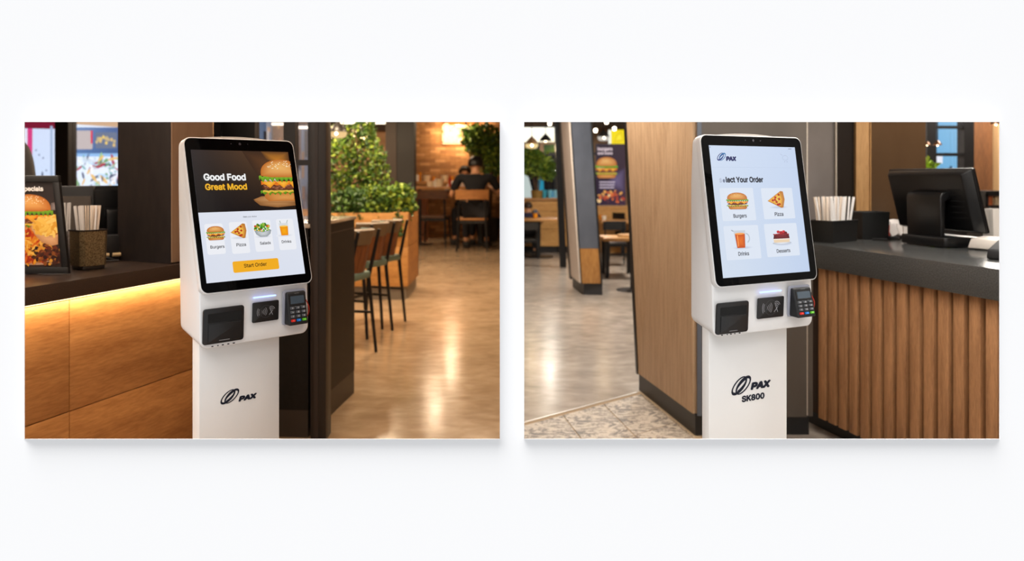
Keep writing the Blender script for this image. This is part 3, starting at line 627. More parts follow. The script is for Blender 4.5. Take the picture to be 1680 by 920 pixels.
def story_b(a, T, s0, v0, s1, v1, uv):
    fr = a.fr; S = Art(fr, 0.); S.grad(s0, v0, s1, v1, (216, 228, 244), (196, 214, 242), (204, 220, 246), (212, 226, 248), 6); so_ = S.build('screen', screen_m, T, label='lit portrait touch screen with four food tiles')
    h = Art(fr, .0001); q = uv(1183.5, 257); art_logo(h, q[0], q[1], .028, (32, 40, 120), (20, 110, 170)); q0, q1 = uv(1191, 263), uv(1208.5, 263.5); h.text('PAX', q0[0], q1[0], (q0[1] + q1[1]) / 2, (26, 34, 96), .06, .15, h=(q1[0] - q0[0]) * .34)
    q0, q1 = uv(1163, 273.5), uv(1305, 275.5); h.line((s0 + .002, (q0[1] + q1[1]) / 2), (s1 - .002, (q0[1] + q1[1]) / 2), .0006, (190, 206, 232))
    cq = uv(1288, 259); h.ring(cq[0], cq[1], .012, .008, .0012, (184, 198, 224)); h.line((cq[0] - .02, cq[1] + .012), (cq[0] - .01, cq[1] + .008), .0014, (184, 198, 224)); h.ell(cq[0] - .004, cq[1] - .012, .002, .002, (184, 198, 224), n=8); h.ell(cq[0] + .006, cq[1] - .012, .002, .002, (184, 198, 224), n=8)
    q = uv(1295.5, 244.5); h.rect(q[0] - .007, q[1] - .001, q[0] + .007, q[1] + .0016, (150, 160, 186)); q = uv(1164.5, 241.3); h.ell(q[0], q[1], .002, .002, (150, 160, 186), n=8)
    h.build('screen_header', screen_m, so_)
    h = Art(fr, .0001); q0, q1 = uv(1180.5, 298.5), uv(1252.5, 299)
    vb = (q0[1] + q1[1]) / 2; wS, wE, wR = .066, .062, .872; wd = q1[0] - q0[0]
    h.text('S', q0[0], q0[0] + .055 * wd, vb, (182, 192, 214), .03); h.text('e', q0[0] + .073 * wd, q0[0] + .125 * wd, vb, (112, 122, 148), .03); h.text('lect Your Order', q0[0] + .142 * wd, q1[0], vb, (18, 22, 40), .03)
    h.build('screen_heading', screen_m, so_)
    s = K_B['W'] / .36
    T4 = [((1180, 308.5), (1241, 361), (1203, 357.8), (1224.5, 356), 'Burgers', (1211, 343.5), lambda c, cx, y: art_burger(c, cx, y, .074 * s, .044 * s, 6)),
          ((1248, 308.5), (1305, 358), (1271, 354.7), (1285, 353.5), 'Pizza', (1275.5, 341), lambda c, cx, y: art_pizza(c, cx - .033 * s, y, .064 * s, .045 * s)),
          ((1186.5, 371), (1249.5, 423.5), (1211.5, 419.8), (1229, 418), 'Drinks', (1216.5, 407.5), lambda c, cx, y: art_pitcher(c, cx, y, .056 * s, .050 * s)),
          ((1253, 367.5), (1312.5, 418.5), (1274.5, 415), (1296.5, 412.8), 'Desserts', (1283.5, 401.5), lambda c, cx, y: art_cake(c, cx, y, .066 * s, .041 * s))]
    for p0, p1, t0, t1, tx, fc, fd in T4:
        c = Art(fr, .0001); qa, qb = uv(*p0), uv(*p1); u0 = (qa[0] + uv(p0[0] + 6, p1[1] + 3)[0]) / 2; c.rr(u0, qb[1], uv(p1[0] - 3, (p0[1] + p1[1]) / 2)[0], qa[1], .004, (226, 235, 249))
        x = uv(*fc); c.ell(x[0] + .006, x[1] + .002, .036 * s, .005, (196, 206, 228), (226, 235, 249), n=16); fd(c, x[0], x[1])
        y0, y1 = uv(*t0), uv(*t1); c.text(tx, y0[0], y1[0], (y0[1] + y1[1]) / 2, (26, 28, 40), .014); c.build('menu_tile', screen_m, so_, label='%s tile on the screen' % tx.lower())

K_A = dict(O=(-.8756, 2.2268, 1.0673), yaw=.8087, tilt=.2606, tilt2=.0436, W=.36, Hg=.464, h2=.1562, depth=.135, dtop=.03, chamf=.035,
    scr=[(310.8, 248.7), (470.8, 247.8), (499, 448.3), (338.7, 466)], pr=[(329.6, 507.8), (399, 500.3), (399.7, 556.4), (330.5, 566.5)], rf=[(413.7, 497), (456.8, 491.5), (456.8, 524), (414.4, 529.7)],
    led=[(415.4, 488.6), (452.8, 484)], cam=(392, 237), ports=[(348.5, 568, .003), (357.5, 567.5, .002), (365.5, 566, .0032), (374.5, 565, .003), (383.5, 564, .0034)],
    pad=(475, 508, (468.5, 479.5, 498, 476), (535, 531)), col=(.0104, .2631), cback=.03, cdep=.045, logo=((377, 650), (391, 657.5), (421.5, 652)), lsize=.046)
sB = 2.25 / 1.9618
K_B = dict(O=(.502 * sB, 2.25, H - (H - 1.1244) * sB), yaw=.4899, tilt=.1544, tilt2=.0494, W=.36 * sB, Hg=.388 * sB, h2=.1249 * sB, depth=.105, dtop=.03, chamf=.03,
    scr=[(1160, 238), (1301, 242.8), (1327, 443.8), (1185, 457.6)], pr=[(1170, 498.7), (1226.7, 492), (1226.7, 543.4), (1170.5, 549)], rf=[(1242.6, 489.6), (1285.7, 485), (1284.7, 518), (1242.6, 523.8)],
    led=[(1246.5, 480), (1281.8, 475.9)], cam=(1233.5, 231), ports=[(1184.5, 552, .003), (1193, 551.5, .002), (1199, 550, .003), (1205.5, 549.5, .002), (1213.5, 548, .003)],
    pad=(1308.5, 1339, (1300, 472.5, 1328, 469.5), (523, 519)), col=(.0081 * sB, .2808 * sB), cback=.03 * sB, cdep=.03, logo=((1216, 632), (1231, 639.5), (1264.5, 632)), lsize=.062, model=((1216.5, 657.5), (1254, 654)))
kiosk(K_A, 'white ordering kiosk whose screen shows a dark burger banner and an amber start button', story_a)
kiosk(K_B, 'white ordering kiosk with a pale blue screen of four large food tiles', story_b)
# ================================================================== WARM CAFE (first opening)
oak_panel = wood('counter_oak', (168, 112, 62), (212, 154, 94), 'x', 5, .42, 7)
stone_dark = M('dark_speckled_stone', (44, 34, 30), .28, noise=(260, (74, 58, 48), (1, 1, 1)), spec=.5)
ebony = M('dark_bronze_panel', (34, 28, 27), .5, noise=(30, (44, 37, 34), (1, 1, .3)))
ebony2 = M('blackened_frame', (18, 16, 16), .4)
post_m = M('dark_bronze_post', (27, 21, 20), .45)
teal = M('teal_upholstery', (106, 128, 116), .6)
oak_light = wood('light_oak', (176, 122, 62), (214, 160, 92), 'x', 5, .5, 7)
walnut = wood('walnut', (96, 54, 28), (150, 92, 50), 'z', 8, .5, 9)
steel_dark = M('dark_metal', (30, 29, 30), .4, .3)

# ---- service counter: stone worktop over oak panels, glowing strip between
zc = 1.0
q0, q1 = G(40, 472, zc), G(300, 432, zc); cdn = (q1 - q0).normalized(); cout = Vector((cdn.y, -cdn.x, 0))   # outward, towards the aisle
cang = math.atan2(cdn.y, cdn.x)
org = q0 - cdn * .72
T = thing('service_counter', 'dark stone service counter faced with oak panels above a glowing strip', 'counter', (org.x, org.y, 0), cang)
Lc = (4.26 - org.y) / cdn.y; zs = zc - .068
m = MB(); m.box((Lc / 2, .40, (zs + zc) / 2), (Lc, .80, zc - zs)); m.build('worktop', stone_dark, T, bevel=.003)
s_seam = (Vector((-.547 * 3.089, 3.089, 0)) - Vector((org.x, org.y, 0))).dot(cdn); zseam = .482
m = MB(); m.box((Lc / 2, .42, zs / 2 - .002), (Lc - .02, .70, zs - .008)); m.build('carcass', M('carcass_black', (20, 16, 14), .7), T)
edges = [0.005, s_seam, s_seam + .86, Lc - .012]
for a_, b_ in zip(edges, edges[1:]):
    for z0, z1 in ((.1, zseam), (zseam, zs - .012)):
        m = MB(); m.box(((a_ + b_) / 2, .056, (z0 + z1) / 2), (b_ - a_ - .004, .024, z1 - z0 - .004)); m.build('panel', oak_panel, T, bevel=.001)
m = MB(); m.box((Lc / 2, .042, zs - .005), (Lc - .03, .012, .008)); m.build('light_strip', glow('amber_strip', (255, 226, 164), 3.6), T, label='thin glowing amber light strip under the worktop')
la = bpy.data.lights.new('strip_lamp', 'AREA'); lo_ = bpy.data.objects.new('strip_lamp', la); col.objects.link(lo_); la.shape = 'RECTANGLE'; la.size = Lc - .1; la.size_y = .03; la.energy = 4.2; la.color = (1, .72, .42)
lo_.parent = T; lo_.location = (Lc / 2, .016, zs - .006); lo_.rotation_euler = (math.radians(28), 0, 0)

# ---- pillar on the counter
pc, pl_ = G(280, 433, zc), G(193, 427, zc); pw_ = (pc - pl_).length
pdx = (pl_ - pc).normalized(); pdy = cdn
m = MB(); bb = [pc, pc + pdy * .30, pc + pdy * .30 + pdx * pw_, pc + pdx * pw_]
m.hexa([p + Vector((0, 0, .0005)) for p in bb], [Vector((p.x, p.y, 2.745)) for p in bb])
o = m.build('wall_pillar', [ebony], None, bevel=.002, kind='structure')
m = MB(); a_ = cout * .004; bq = [pc + a_ + pdy * .003, pc + a_ + pdy * .297]; m.prism([bq[0] + Vector((0, 0, .006)), bq[1] + Vector((0, 0, .006)), Vector((bq[1].x, bq[1].y, 2.73)), Vector((bq[0].x, bq[0].y, 2.73))], -cout * .0035)
m.build('panel', M('taupe_board', (146, 116, 92), .6, noise=(20, (160, 130, 104), (1, 1, .2))), o)

# ---- dark glazed screen beyond the kiosk
Y4 = 4.30
def X4(px): return P(px, 0, Y4).x
T = MB()
for x0, x1, d in ((350, 362, .08), (362, 404, .05), (404, 418, .08), (465, 484, .07), (505, 517, .10)): T.box(((X4(x0) + X4(x1)) / 2, Y4 + d / 2 + (.02 if d == .05 else 0), 1.385), (X4(x1) - X4(x0), d, 2.73))
z1, z2 = P(0, 262, Y4).z, P(0, 271, Y4).z; T.box(((X4(484) + X4(505)) / 2, Y4 + .03, (z1 + z2) / 2), (X4(505) - X4(484), .05, z1 - z2))
wi = T.build('window_1', ebony2, None, kind='structure')
zl = P(0, 385, Y4).z
for x0, x1 in ((418, 465), (484, 505)):
    m = MB(); m.box(((X4(x0) + X4(x1)) / 2, Y4 + .04, (zl + 2.75) / 2), (X4(x1) - X4(x0), .006, 2.75 - zl)); m.build('pane', glassy('clear_pane', (235, 235, 240), .10), wi)
for x0, x1 in ((418, 465), (465.5, 505)):
    m = MB(); m.box(((X4(x0) + X4(x1)) / 2, Y4 + .05, (zl + .085) / 2), (X4(x1) - X4(x0) - .003, .04, zl - .085)); m.build('panel', ebony, wi)
    m = MB(); m.box(((X4(x0) + X4(x1)) / 2, Y4 + .04, .0415), (X4(x1) - X4(x0) - .003, .05, .08)); m.build('panel', M('skirting_dark', (44, 38, 36), .5), wi)
m = MB(); m.box(((X4(516) + X4(541)) / 2, Y4 - .03, 1.37), (X4(541) - X4(516), .12, 2.74)); o = m.build('wall_post', post_m, None, bevel=.002, kind='structure')
m = MB(); m.box(((X4(522) + X4(529)) / 2, Y4 - .092, 1.37), (X4(529) - X4(523), .003, 2.72)); m.build('strip', M('post_face', (36, 28, 26), .45), o)

# ---- bar-height island with a pale top
i0, i1 = G(540, 690), G(586.5, 644); idn = (i1 - i0).normalized(); iang = math.atan2(idn.y, idn.x); hI = 1.145
io = i0 - idn * .30; il = (i1 - io).length
T = thing('island_counter', 'tall near-black island counter with a pale polished top', 'counter', (io.x, io.y, 0), iang)
m = MB(); m.box((il / 2, .27, .147 + (hI - .147 - .02) / 2), (il, .5, hI - .02 - .147)); m.build('body', M('near_black_panel', (6, 5, 5), .5, spec=.3, noise=(40, (14, 13, 12), (1, 1, 1))), T)
m = MB(); m.box((il / 2, .27, .0735), (il - .004, .496, .147)); m.build('plinth', M('brown_grey_plinth', (44, 37, 32), .45), T)
m = MB(); m.box((il / 2 + .004, .27, hI - .01), (il + .012, .52, .02)); m.build('worktop', M('pale_marble', (206, 192, 172), .14, noise=(5, (176, 160, 140), (1, 1, 1))), T, bevel=.002)
m = MB(); m.box((il / 2, .0185, hI - .075), (il - .002, .003, .004)); m.build('groove', M('groove_line', (70, 58, 50), .5), T)

# ---- bar stools along the island
def make_stool(label, loc, rz, group, sc=1.0):
    T = thing('bar_stool', label, 'bar stool', loc, rz, group, sc)
    lm = steel_dark
    for sx, sy in ((.17, -.19), (.17, .19)):
        m = MB(); m.tube([(sx + .05, sy * 1.12, .0), (sx - .005, sy, .60), (sx + .085, sy, .985)], [.013, .017, .014], 8); m.build('leg', lm, T, smooth=True)
    for sx, sy in ((-.17, -.19), (-.17, .19)):
        m = MB(); m.tube([(sx - .05, sy * 1.12, .0), (sx, sy * .95, .60)], [.013, .017], 8); m.build('leg', lm, T, smooth=True)
    m = MB(); m.rrect((Vector((0, 0, .60)), Vector((1, 0, 0)), Vector((0, 1, 0)), Vector((0, 0, 1))), -.2, -.2, .2, .2, .07, 0, .055); m.build('seat', teal, T, bevel=.015, label='teal padded seat')
    m = MB(); m.box((-.2, 0, .25), (.035, .42, .03)); m.box((0, -.2, .32), (.36, .02, .02)); m.box((0, .2, .32), (.36, .02, .02)); m.build('footrest', lm, T, kind='stuff')
    # curved back: slats below a band
    def arc(a, r, z): return Vector((-.10 + r * math.cos(a) * 1.0 + (z - .6) * .22, r * math.sin(a) * .80, z))
    N = 12
    for k in range(6):
        a0, a1 = -.95 + 1.9 * k / 6 + .012, -.95 + 1.9 * (k + 1) / 6 - .012; m = MB(); z0, z1 = .66, .885
        m.hexa([arc(a0, .27, z0), arc(a0, .285, z0), arc(a1, .285, z0), arc(a1, .27, z0)][::-1], [arc(a0, .27, z1), arc(a0, .285, z1), arc(a1, .285, z1), arc(a1, .27, z1)][::-1]); m.build('slat', walnut, T)
    m = MB(); z0, z1 = .875, .99; b = 0
    for k in range(N + 1):
        a = -1.15 + 2.3 * k / N
        m.v += [tuple(arc(a, r, z)) for r, z in ((.288, z0), (.30, z1), (.272, z1 + .012), (.262, z0))]
    for k in range(N):
        for q in range(4): m.f.append((4 * k + q, 4 * k + (q + 1) % 4, 4 * k + 4 + (q + 1) % 4, 4 * k + 4 + q)); m.m.append(0)
    m.f += [(0, 1, 2, 3), (4 * N + 3, 4 * N + 2, 4 * N + 1, 4 * N)]; m.m += [0, 0]
    m.build('back_band', M('olive_brown_band', (120, 100, 76), .5), T, smooth=True)
    m = MB()
    for k in range(N + 1):
        a = -1.1 + 2.2 * k / N
        m.v += [tuple(arc(a, r, z)) for r, z in ((.262, .80), (.262, .995), (.248, .985), (.248, .80))]
    for k in range(N):
        for q in range(4): m.f.append((4 * k + q, 4 * k + (q + 1) % 4, 4 * k + 4 + (q + 1) % 4, 4 * k + 4 + q)); m.m.append(0)
    m.f += [(0, 1, 2, 3), (4 * N + 3, 4 * N + 2, 4 * N + 1, 4 * N)]; m.m += [0, 0]
    m.build('back_cushion', teal, T, smooth=True)
    return T
gS = 'bar stools along the dark island'
for (fx, fy), lab, rz in (((616, 597), 'bar stool nearest the dark post, only its seat edge and legs clear of the island', -.25), ((616, 556), 'middle bar stool at the dark island with a slatted wooden back', -.38), ((640, 540), 'farthest bar stool at the dark island, its teal back nearest the oak planter', -.38)):
    g = G(fx, fy); o_ = Matrix.Rotation(rz, 3, 'Z') @ Vector((.22, -.21, 0)); make_stool(lab, (g.x - o_.x - (.17 if fy > 590 else .07), g.y - o_.y, 0), rz, gS)

# ---- oak planter box with shrubs
pk = G(666.5, 491.6); pzt = P(0, 349, pk.y).z; PX0, PX1 = -3.0, pk.x + .02
T = thing('planter_box', 'long pale oak planter box on a grey plinth', 'planter', ((PX0 + PX1) / 2, pk.y + .5, 0)); L_ = PX1 - PX0
m = MB(); m.box((0, 0, .075), (L_ - .05, .95, .15)); m.build('plinth', M('grey_plinth', (128, 118, 104), .6), T)
zs_ = (.15, P(0, 405, pk.y).z, pzt); sx = [-L_ / 2, -L_ / 2 + .62, L_ / 2 - .72, L_ / 2]
for a_, b_ in ((sx[0], sx[1]), (sx[1], sx[3])):
    for z0, z1 in zip(zs_, zs_[1:]):
        m = MB(); m.box(((a_ + b_) / 2, -.49, (z0 + z1) / 2), (b_ - a_ - .004, .04, z1 - z0 - .004)); m.build('panel', oak_light, T, bevel=.001)
for z0, z1 in zip(zs_, zs_[1:]):
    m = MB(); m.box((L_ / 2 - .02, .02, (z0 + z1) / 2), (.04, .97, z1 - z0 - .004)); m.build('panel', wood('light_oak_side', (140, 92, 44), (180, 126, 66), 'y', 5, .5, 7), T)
m = MB(); m.box((0, .49, (.15 + pzt) / 2), (L_, .04, pzt - .15)); m.build('panel', oak_light, T)
m = MB(); m.box((0, 0, pzt - .12), (L_ - .1, .92, .04)); m.build('soil', M('dark_soil', (40, 28, 20), .95), T)
for d in ((0, -.47, L_, .08), (L_ / 2 - .13, 0, .26, .98)):
    pass
m = MB(); m.box((L_ / 2 - .10, 0, pzt - .008), (.20, 1.0, .02)); m.build('rim', oak_light, T)

def leafm(name, c1, c2, tr=.25):
    if name in _mats: return _mats[name]
    m = M(name, c1, .45, noise=(14, c2, (1, 1, 1))); b = m.node_tree.nodes['Principled BSDF']
    return m
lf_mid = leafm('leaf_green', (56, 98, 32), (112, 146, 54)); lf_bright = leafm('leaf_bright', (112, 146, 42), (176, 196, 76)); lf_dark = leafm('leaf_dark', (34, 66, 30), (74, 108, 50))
bark = M('bark', (112, 84, 54), .85, noise=(20, (80, 58, 38), (1, 1, 4)))
def foliage(name, n, fn, size, mats, parent, R, up=.3, long=2.2):
    """n separate leaves; fn(R) gives a leaf's place; joined because nobody could count them"""
    m = MB()
    for i in range(n):
        p = Vector(fn(R)); d = Vector((R.gauss(0, 1), R.gauss(0, 1), R.gauss(up, .8))).normalized(); s = size * R.uniform(.6, 1.3)
        n_ = d.cross(Vector((R.gauss(0, 1), R.gauss(0, 1), R.gauss(0, 1)))).normalized(); b_ = d.cross(n_) * s * .12
        a = p; t = p + d * s * long * .5; w_ = n_ * s * .38; md = p + d * s * long * .24
        m.add([a, md - w_ + b_, t, md + w_ + b_, md - b_], [(0, 4, 1), (1, 4, 2), (2, 4, 3), (3, 4, 0)], R.randrange(len(mats)))
    return m.build(name, mats, parent, kind='stuff')
def blobfn(blobs):
    tot = sum(b[6] for b in blobs)
    def f(R):
        q = R.random() * tot
        for b in blobs:
            q -= b[6]
            if q <= 0: break
        while True:
            x, y, z = R.uniform(-1, 1), R.uniform(-1, 1), R.uniform(-1, 1); l = x * x + y * y + z * z
            if .12 < l < 1: break
        return (b[0] + x * b[3], b[1] + y * b[4], b[2] + z * b[5])
    return f
def shrub(label, base, h, w, n, size, mats, seed, lean=0, group='shrubs growing in the oak planter', top=None):
    R = random.Random(seed); T = thing('leafy_shrub', label, 'plant', base, 0, group)
    for k in range(5):
        a = R.uniform(0, 6.28); m = MB(); m.tube([(0, 0, -.02), (math.cos(a) * w * .2 + lean * .3, math.sin(a) * w * .2, h * .45), (math.cos(a) * w * .5 + lean * .8, math.sin(a) * w * .5, h * .85)], [.012, .008, .004], 5); m.build('stem', bark, T)
    bl = [(lean * .6, 0, h * .62, w * .62, w * .5, h * .36, 3), (0, 0, h * .28, w * .9, w * .6, h * .26, 2), (lean, 0, h * .86, w * .38, w * .34, h * .18, 1)]
    foliage('foliage', n, blobfn(bl), size, mats, T, R)
    return T
zb_ = pzt - .12
def onp(px, dy=.45): return (P(px, 0, pk.y + dy).x, pk.y + dy, zb_)
shrub('tall airy shrub closest to the dark post, beneath the large pendant lamp', onp(560), 1.15, .34, 1050, .055, [lf_mid, lf_bright, lf_dark], 11)
shrub('tallest light green shrub in the middle of the oak planter', onp(597, .5), 1.30, .32, 1200, .055, [lf_mid, lf_bright, lf_dark], 12)
shrub('slender shrub beside the dark column frame', onp(623, .4), .86, .20, 700, .05, [lf_mid, lf_bright, lf_dark], 13)
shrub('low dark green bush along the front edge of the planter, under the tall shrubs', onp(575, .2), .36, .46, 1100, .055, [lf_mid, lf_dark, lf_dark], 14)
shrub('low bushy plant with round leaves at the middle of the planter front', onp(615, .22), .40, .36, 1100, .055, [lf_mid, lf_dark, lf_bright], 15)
shrub('broad-leaved plant spilling over the free corner of the planter', onp(647, .25), .42, .30, 620, .075, [lf_mid, lf_bright, lf_dark], 16, lean=.08)
# trailing sprig over the front board
R = random.Random(5); T = thing('trailing_vine', 'thin vine trailing down the front board near the planter corner', 'plant', tuple(P(654, 349, pk.y - .005)))
m = MB(); m.tube([(0, .06, .03), (0, -.03, .01), (.02, -.03, -.12), (.045, -.03, -.26)], .006, 5); m.build('stem', bark, T)
foliage('foliage', 60, lambda R: (R.uniform(-.03, .05), -.03 + R.uniform(-.02, .004), R.uniform(-.26, .02)), .05, [lf_mid, lf_dark], T, R, -.4)

# ---- brick wall, dark column frame, beige wall and neon sign
YBk = 18.2
XB0, XB1 = P(680, 0, YBk).x, -.02
wallm = M('mortar', (128, 88, 54), .9); m = MB(); m.box(((XB0 + XB1) / 2, YBk + .15, 1.37), (XB1 - XB0, .2, 2.74)); wb = m.build('wall_back', wallm, None, kind='structure')
bh, bl = .072, .235; R = random.Random(3); bm_ = [M('brick_a', (178, 126, 76), .85, noise=(8, (144, 98, 56), (1, 1, 1))), M('brick_b', (144, 98, 58), .85), M('brick_c', (190, 138, 88), .85)]
bb = MB(); cnt = 0; zz = .0; row = 0
bricks = []
while zz < 2.7:
    x = XB0 + (bl / 2 if row % 2 else 0) - (bl if row % 2 else 0)
    while x < XB1:
        x0, x1 = max(x, XB0) + .004, min(x + bl, XB1) - .004
        if x1 - x0 > .03: bricks.append((x0, x1, zz + .004, min(zz + bh, 2.73) - .004))
        x += bl
    zz += bh; row += 1
vis = [b for b in bricks if b[2] > 1.35 and b[0] > -2.2]; vis = vis[-300:]; vset = set(vis)
bmesh_cache = {}
for b in bricks:
    x0, x1, z0, z1 = b; d = R.uniform(.008, .02); mi = R.choice((0, 0, 1, 2))
    if b in vset:
        key = (round(x1 - x0, 3), round(z1 - z0, 3), mi)
        if key not in bmesh_cache:
            t = MB(); t.box((0, 0, 0), (x1 - x0, .03, z1 - z0)); o = t.build('brick', bm_[mi], wb); bmesh_cache[key] = o.data
        else:
            o = bpy.data.objects.new('brick', bmesh_cache[key]); col.objects.link(o); o.parent = wb
        o.location = ((x0 + x1) / 2, YBk + .05 - d + .01, (z0 + z1) / 2)
    else: bb.box(((x0 + x1) / 2, YBk + .05 - d + .01, (z0 + z1) / 2), (x1 - x0, .03, z1 - z0), slot=mi)
bb.build('brick_courses', bm_, wb, kind='stuff')
m = MB(); xb = P(655, 0, 13.2); m.box((P(664, 0, 13.2).x, 13.3, 1.37), (P(680, 0, 13.2).x - P(648, 0, 13.2).x, .3, 2.74)); struct('wall_column', m, M('dark_brown_column', (17, 13, 11), .6))
m = MB(); m.box((P(641, 0, 13.1).x, 13.2, 1.37), (P(650, 0, 13.1).x - P(632, 0, 13.1).x, .16, 2.74)); struct('wall_column', m, M('umber_frame', (46, 33, 23), .6))
# beige wall left of the columns, with a picture window glimpsed through the screen
xa, xb_ = P(200, 0, 15.5).x, P(640, 0, 15.5).x
m = MB(); m.box(((xa + xb_) / 2, 15.6, 1.37), (xb_ - xa, .12, 2.74)); struct('wall_back', m, M('lamp_lit_plaster', (168, 130, 96), .8))
m = MB(); zt0 = P(0, 214, 15.4).z; m.box((P(590, 0, 15.4).x, 15.45, zt0 + .18), (1.3, .14, .36)); struct('trim_8', m, M('plaster_dark', (60, 44, 34), .8))
def lightbox(name, px0, py0, px1, py1, Y, draw, label, cat='sign', strength=1.0, post=True, edge=.0, fm=None):
    """backlit flat sign of real size with a thin metal case"""
    a, b = P(px0, py1, Y), P(px1, py0, Y); w_, h_ = b.x - a.x, b.z - a.z
    T = thing(name, label, cat, (a.x + w_ / 2, Y, a.z)); O = Vector((-w_ / 2, -.012, 0)); fr = (O, Vector((1, 0, 0)), Vector((0, 0, 1)), Vector((0, -1, 0)))
    m = MB(); m.box((0, .02, h_ / 2), (w_ + 2 * edge, .06, h_ + 2 * edge)); m.build('case', fm or ebony2, T)
    if post:
        m = MB(); m.box((0, .03, -a.z / 2), (.08, .05, a.z)); m.build('stand', ebony2, T)
        m = MB(); m.box((0, .03, -a.z + .01), (.4, .3, .02)); m.build('foot', ebony2, T)
    A = Art(fr, .0012); A.step = .00012; draw(A, w_, h_); A.build('face', vcol('backlit_%.2f' % strength, strength), T, label='flat backlit picture'); return T
# neon sign
Yn = YBk - .06; neon = glow('warm_neon', (255, 214, 156), 3.2)
zA, zB = P(0, 236, Yn).z, P(0, 202, Yn).z; nx = P(726, 0, Yn).x; nw = P(783, 0, Yn).x - nx
T = thing('neon_sign', 'glowing cream neon lettering on the brick wall behind the tree', 'sign', (nx, Yn, zA))
for i, (tx, z0, hh, wf) in enumerate((('Great', .265, .20, .86), ('Burgers', .06, .18, 1.0))):
    vs_, fs_, w_, h_ = text_mesh(tx); k = nw * wf / w_; kh = hh / h_
    mb = MB(); bm = bmesh.new(); vv = [bm.verts.new((p[0] * k, 0, z0 + p[1] * kh)) for p in vs_]
    for f in fs_:
        try: bm.faces.new([vv[j] for j in f])
        except Exception: pass
    r_ = bmesh.ops.extrude_face_region(bm, geom=bm.faces[:]); bmesh.ops.translate(bm, verts=[g for g in r_['geom'] if isinstance(g, bmesh.types.BMVert)], vec=(0, -.02, 0))
    bmesh.ops.recalc_face_normals(bm, faces=bm.faces); me = bpy.data.meshes.new('neon_word'); bm.to_mesh(me); bm.free(); me.materials.append(neon); o = bpy.data.objects.new('neon_word', me); col.objects.link(o); o.parent = T
m = MB(); m.box((nw * .5, 0, .012), (nw, .02, .024)); m.build('neon_underline', neon, T)
m = MB(); m.box((nw * .5, .035, .25), (nw * 1.03, .012, .54)); m.build('backboard', glassy('acrylic', (250, 240, 225), .05), T)
nl = area('neon_lamp', (nx + nw / 2, Yn - .25, zA + .25), nw, .4, 34, (1, .74, .46), (0, 1, 0))

# ---- far lights and shopfront pictures behind the glazed screen
def pic_window(A, w_, h_):
    A.grad(0, 0, w_, h_, (120, 140, 160), (150, 160, 176), (90, 110, 140), (186, 200, 220)); R = random.Random(8)
    for k in range(26): x, y = R.random() * w_ * .9, R.random() * h_ * .8; A.rect(x, y, x + w_ * R.uniform(.05, .14), y + h_ * R.uniform(.08, .3), R.choice([(60, 54, 56), (212, 150, 80), (230, 220, 210), (60, 80, 110), (170, 110, 60)]))
lightbox('window_display', 398, 195, 446, 262, 14.8, pic_window, 'pale shop window display seen through the glass behind the burger kiosk', 'display', .9)
def pic_warm(A, w_, h_):
    A.grad(0, 0, w_, h_, (120, 74, 36), (160, 104, 54), (190, 126, 66), (130, 86, 50)); R = random.Random(9)
    for k in range(20): A.ell(R.random() * w_, R.random() * h_, w_ * .05, h_ * R.uniform(.04, .1), R.choice([(240, 180, 90), (90, 56, 34), (210, 150, 96), (60, 44, 36)]), n=10)
lightbox('menu_display', 448, 195, 482, 262, 14.9, pic_warm, 'amber backlit menu display glimpsed over the burger kiosk', 'display', .8)
lightbox('window_display', 484, 205, 522, 400, 12.9, pic_window, 'tall narrow shop window seen between the dark mullions', 'display', .55)
def tube_light(label, x, y, Y, w_):
    p = P(x, y, Y); T = thing('linear_light', label, 'lamp', tuple(p)); m = MB(); m.box((0, 0, 0), (w_, .05, .03)); m.build('tube', glow('linear_tube', (255, 236, 206), 4.), T)
    for s in (-1, 1): m = MB(); m.tube([(s * w_ * .4, 0, .015), (s * w_ * .4, 0, 2.75 - p.z)], .004, 5); m.build('wire', ebony2, T)
tube_light('short bright tube light behind the glazed screen', 492, 209, 11, .26)
tube_light('short bright tube light above the amber menu display', 462, 203.5, 11, .26)

def pendant(label, px, py, Y, r, bulb=4., shade=None, group='pendant lamps', glass=True, power=0, h=.8, gcol=(255, 214, 150)):
    """py: the shade's lower rim"""
    p = P(px, py, Y); T = thing('pendant_lamp', label, 'lamp', tuple(p), 0, group)
    m = MB(); m.tube([(0, 0, r * 1.1), (0, 0, max(r * 1.2, 2.74 - p.z))], .006, 6); m.build('cord', ebony2, T)
    m = MB(); prof = [(r, 0), (r * .96, r * .18), (r * .74, r * .52), (r * .42, r * .86), (r * .18, r * 1.08), (r * .12, r * 1.2)]; inner = [(a * .96 - .003, b) for a, b in prof[::-1]]
    m.lathe(prof, n=20); m.build('shade', shade or M('dark_shade', (34, 30, 28), .4), T, smooth=True)
    if glass:
        m = MB(); m.lathe([(r * .98, -r * .02), (r * 1.0, -r * .25), (r * .84, -r * .6), (r * .5, -r * .72)], n=20); m.build('glass_bowl', glow('lamp_glass_%d' % gcol[2], gcol, .9), T, smooth=True)
    m = MB(); n_ = 8; m.lathe([(r * .02, -r * .35), (r * .14, -r * .28), (r * .17, -r * .16), (r * .1, -r * .02)], (0, -r * (1.05 if glass else 0), r * (-.1 if glass else .1)), n=12); m.build('bulb', glow('bulb_%.0f' % bulb, (255, 226, 178), bulb), T, smooth=True)
    if power:
        l = bpy.data.lights.new('pendant_glow', 'POINT'); lo2 = bpy.data.objects.new('pendant_glow', l); col.objects.link(lo2); l.energy = power; l.color = (1, .72, .42); l.shadow_soft_size = r * .6; lo2.parent = T; lo2.location = (0, 0, -r * 1.1)
    return T
pendant('large dark pendant lamp with a glowing glass bowl beside the dark post', 555, 216, 9.2, .10, 16., power=5)
pendant('small dark pendant lamp behind the top of the tall shrub', 589, 213, 12, .12, 16., power=5)
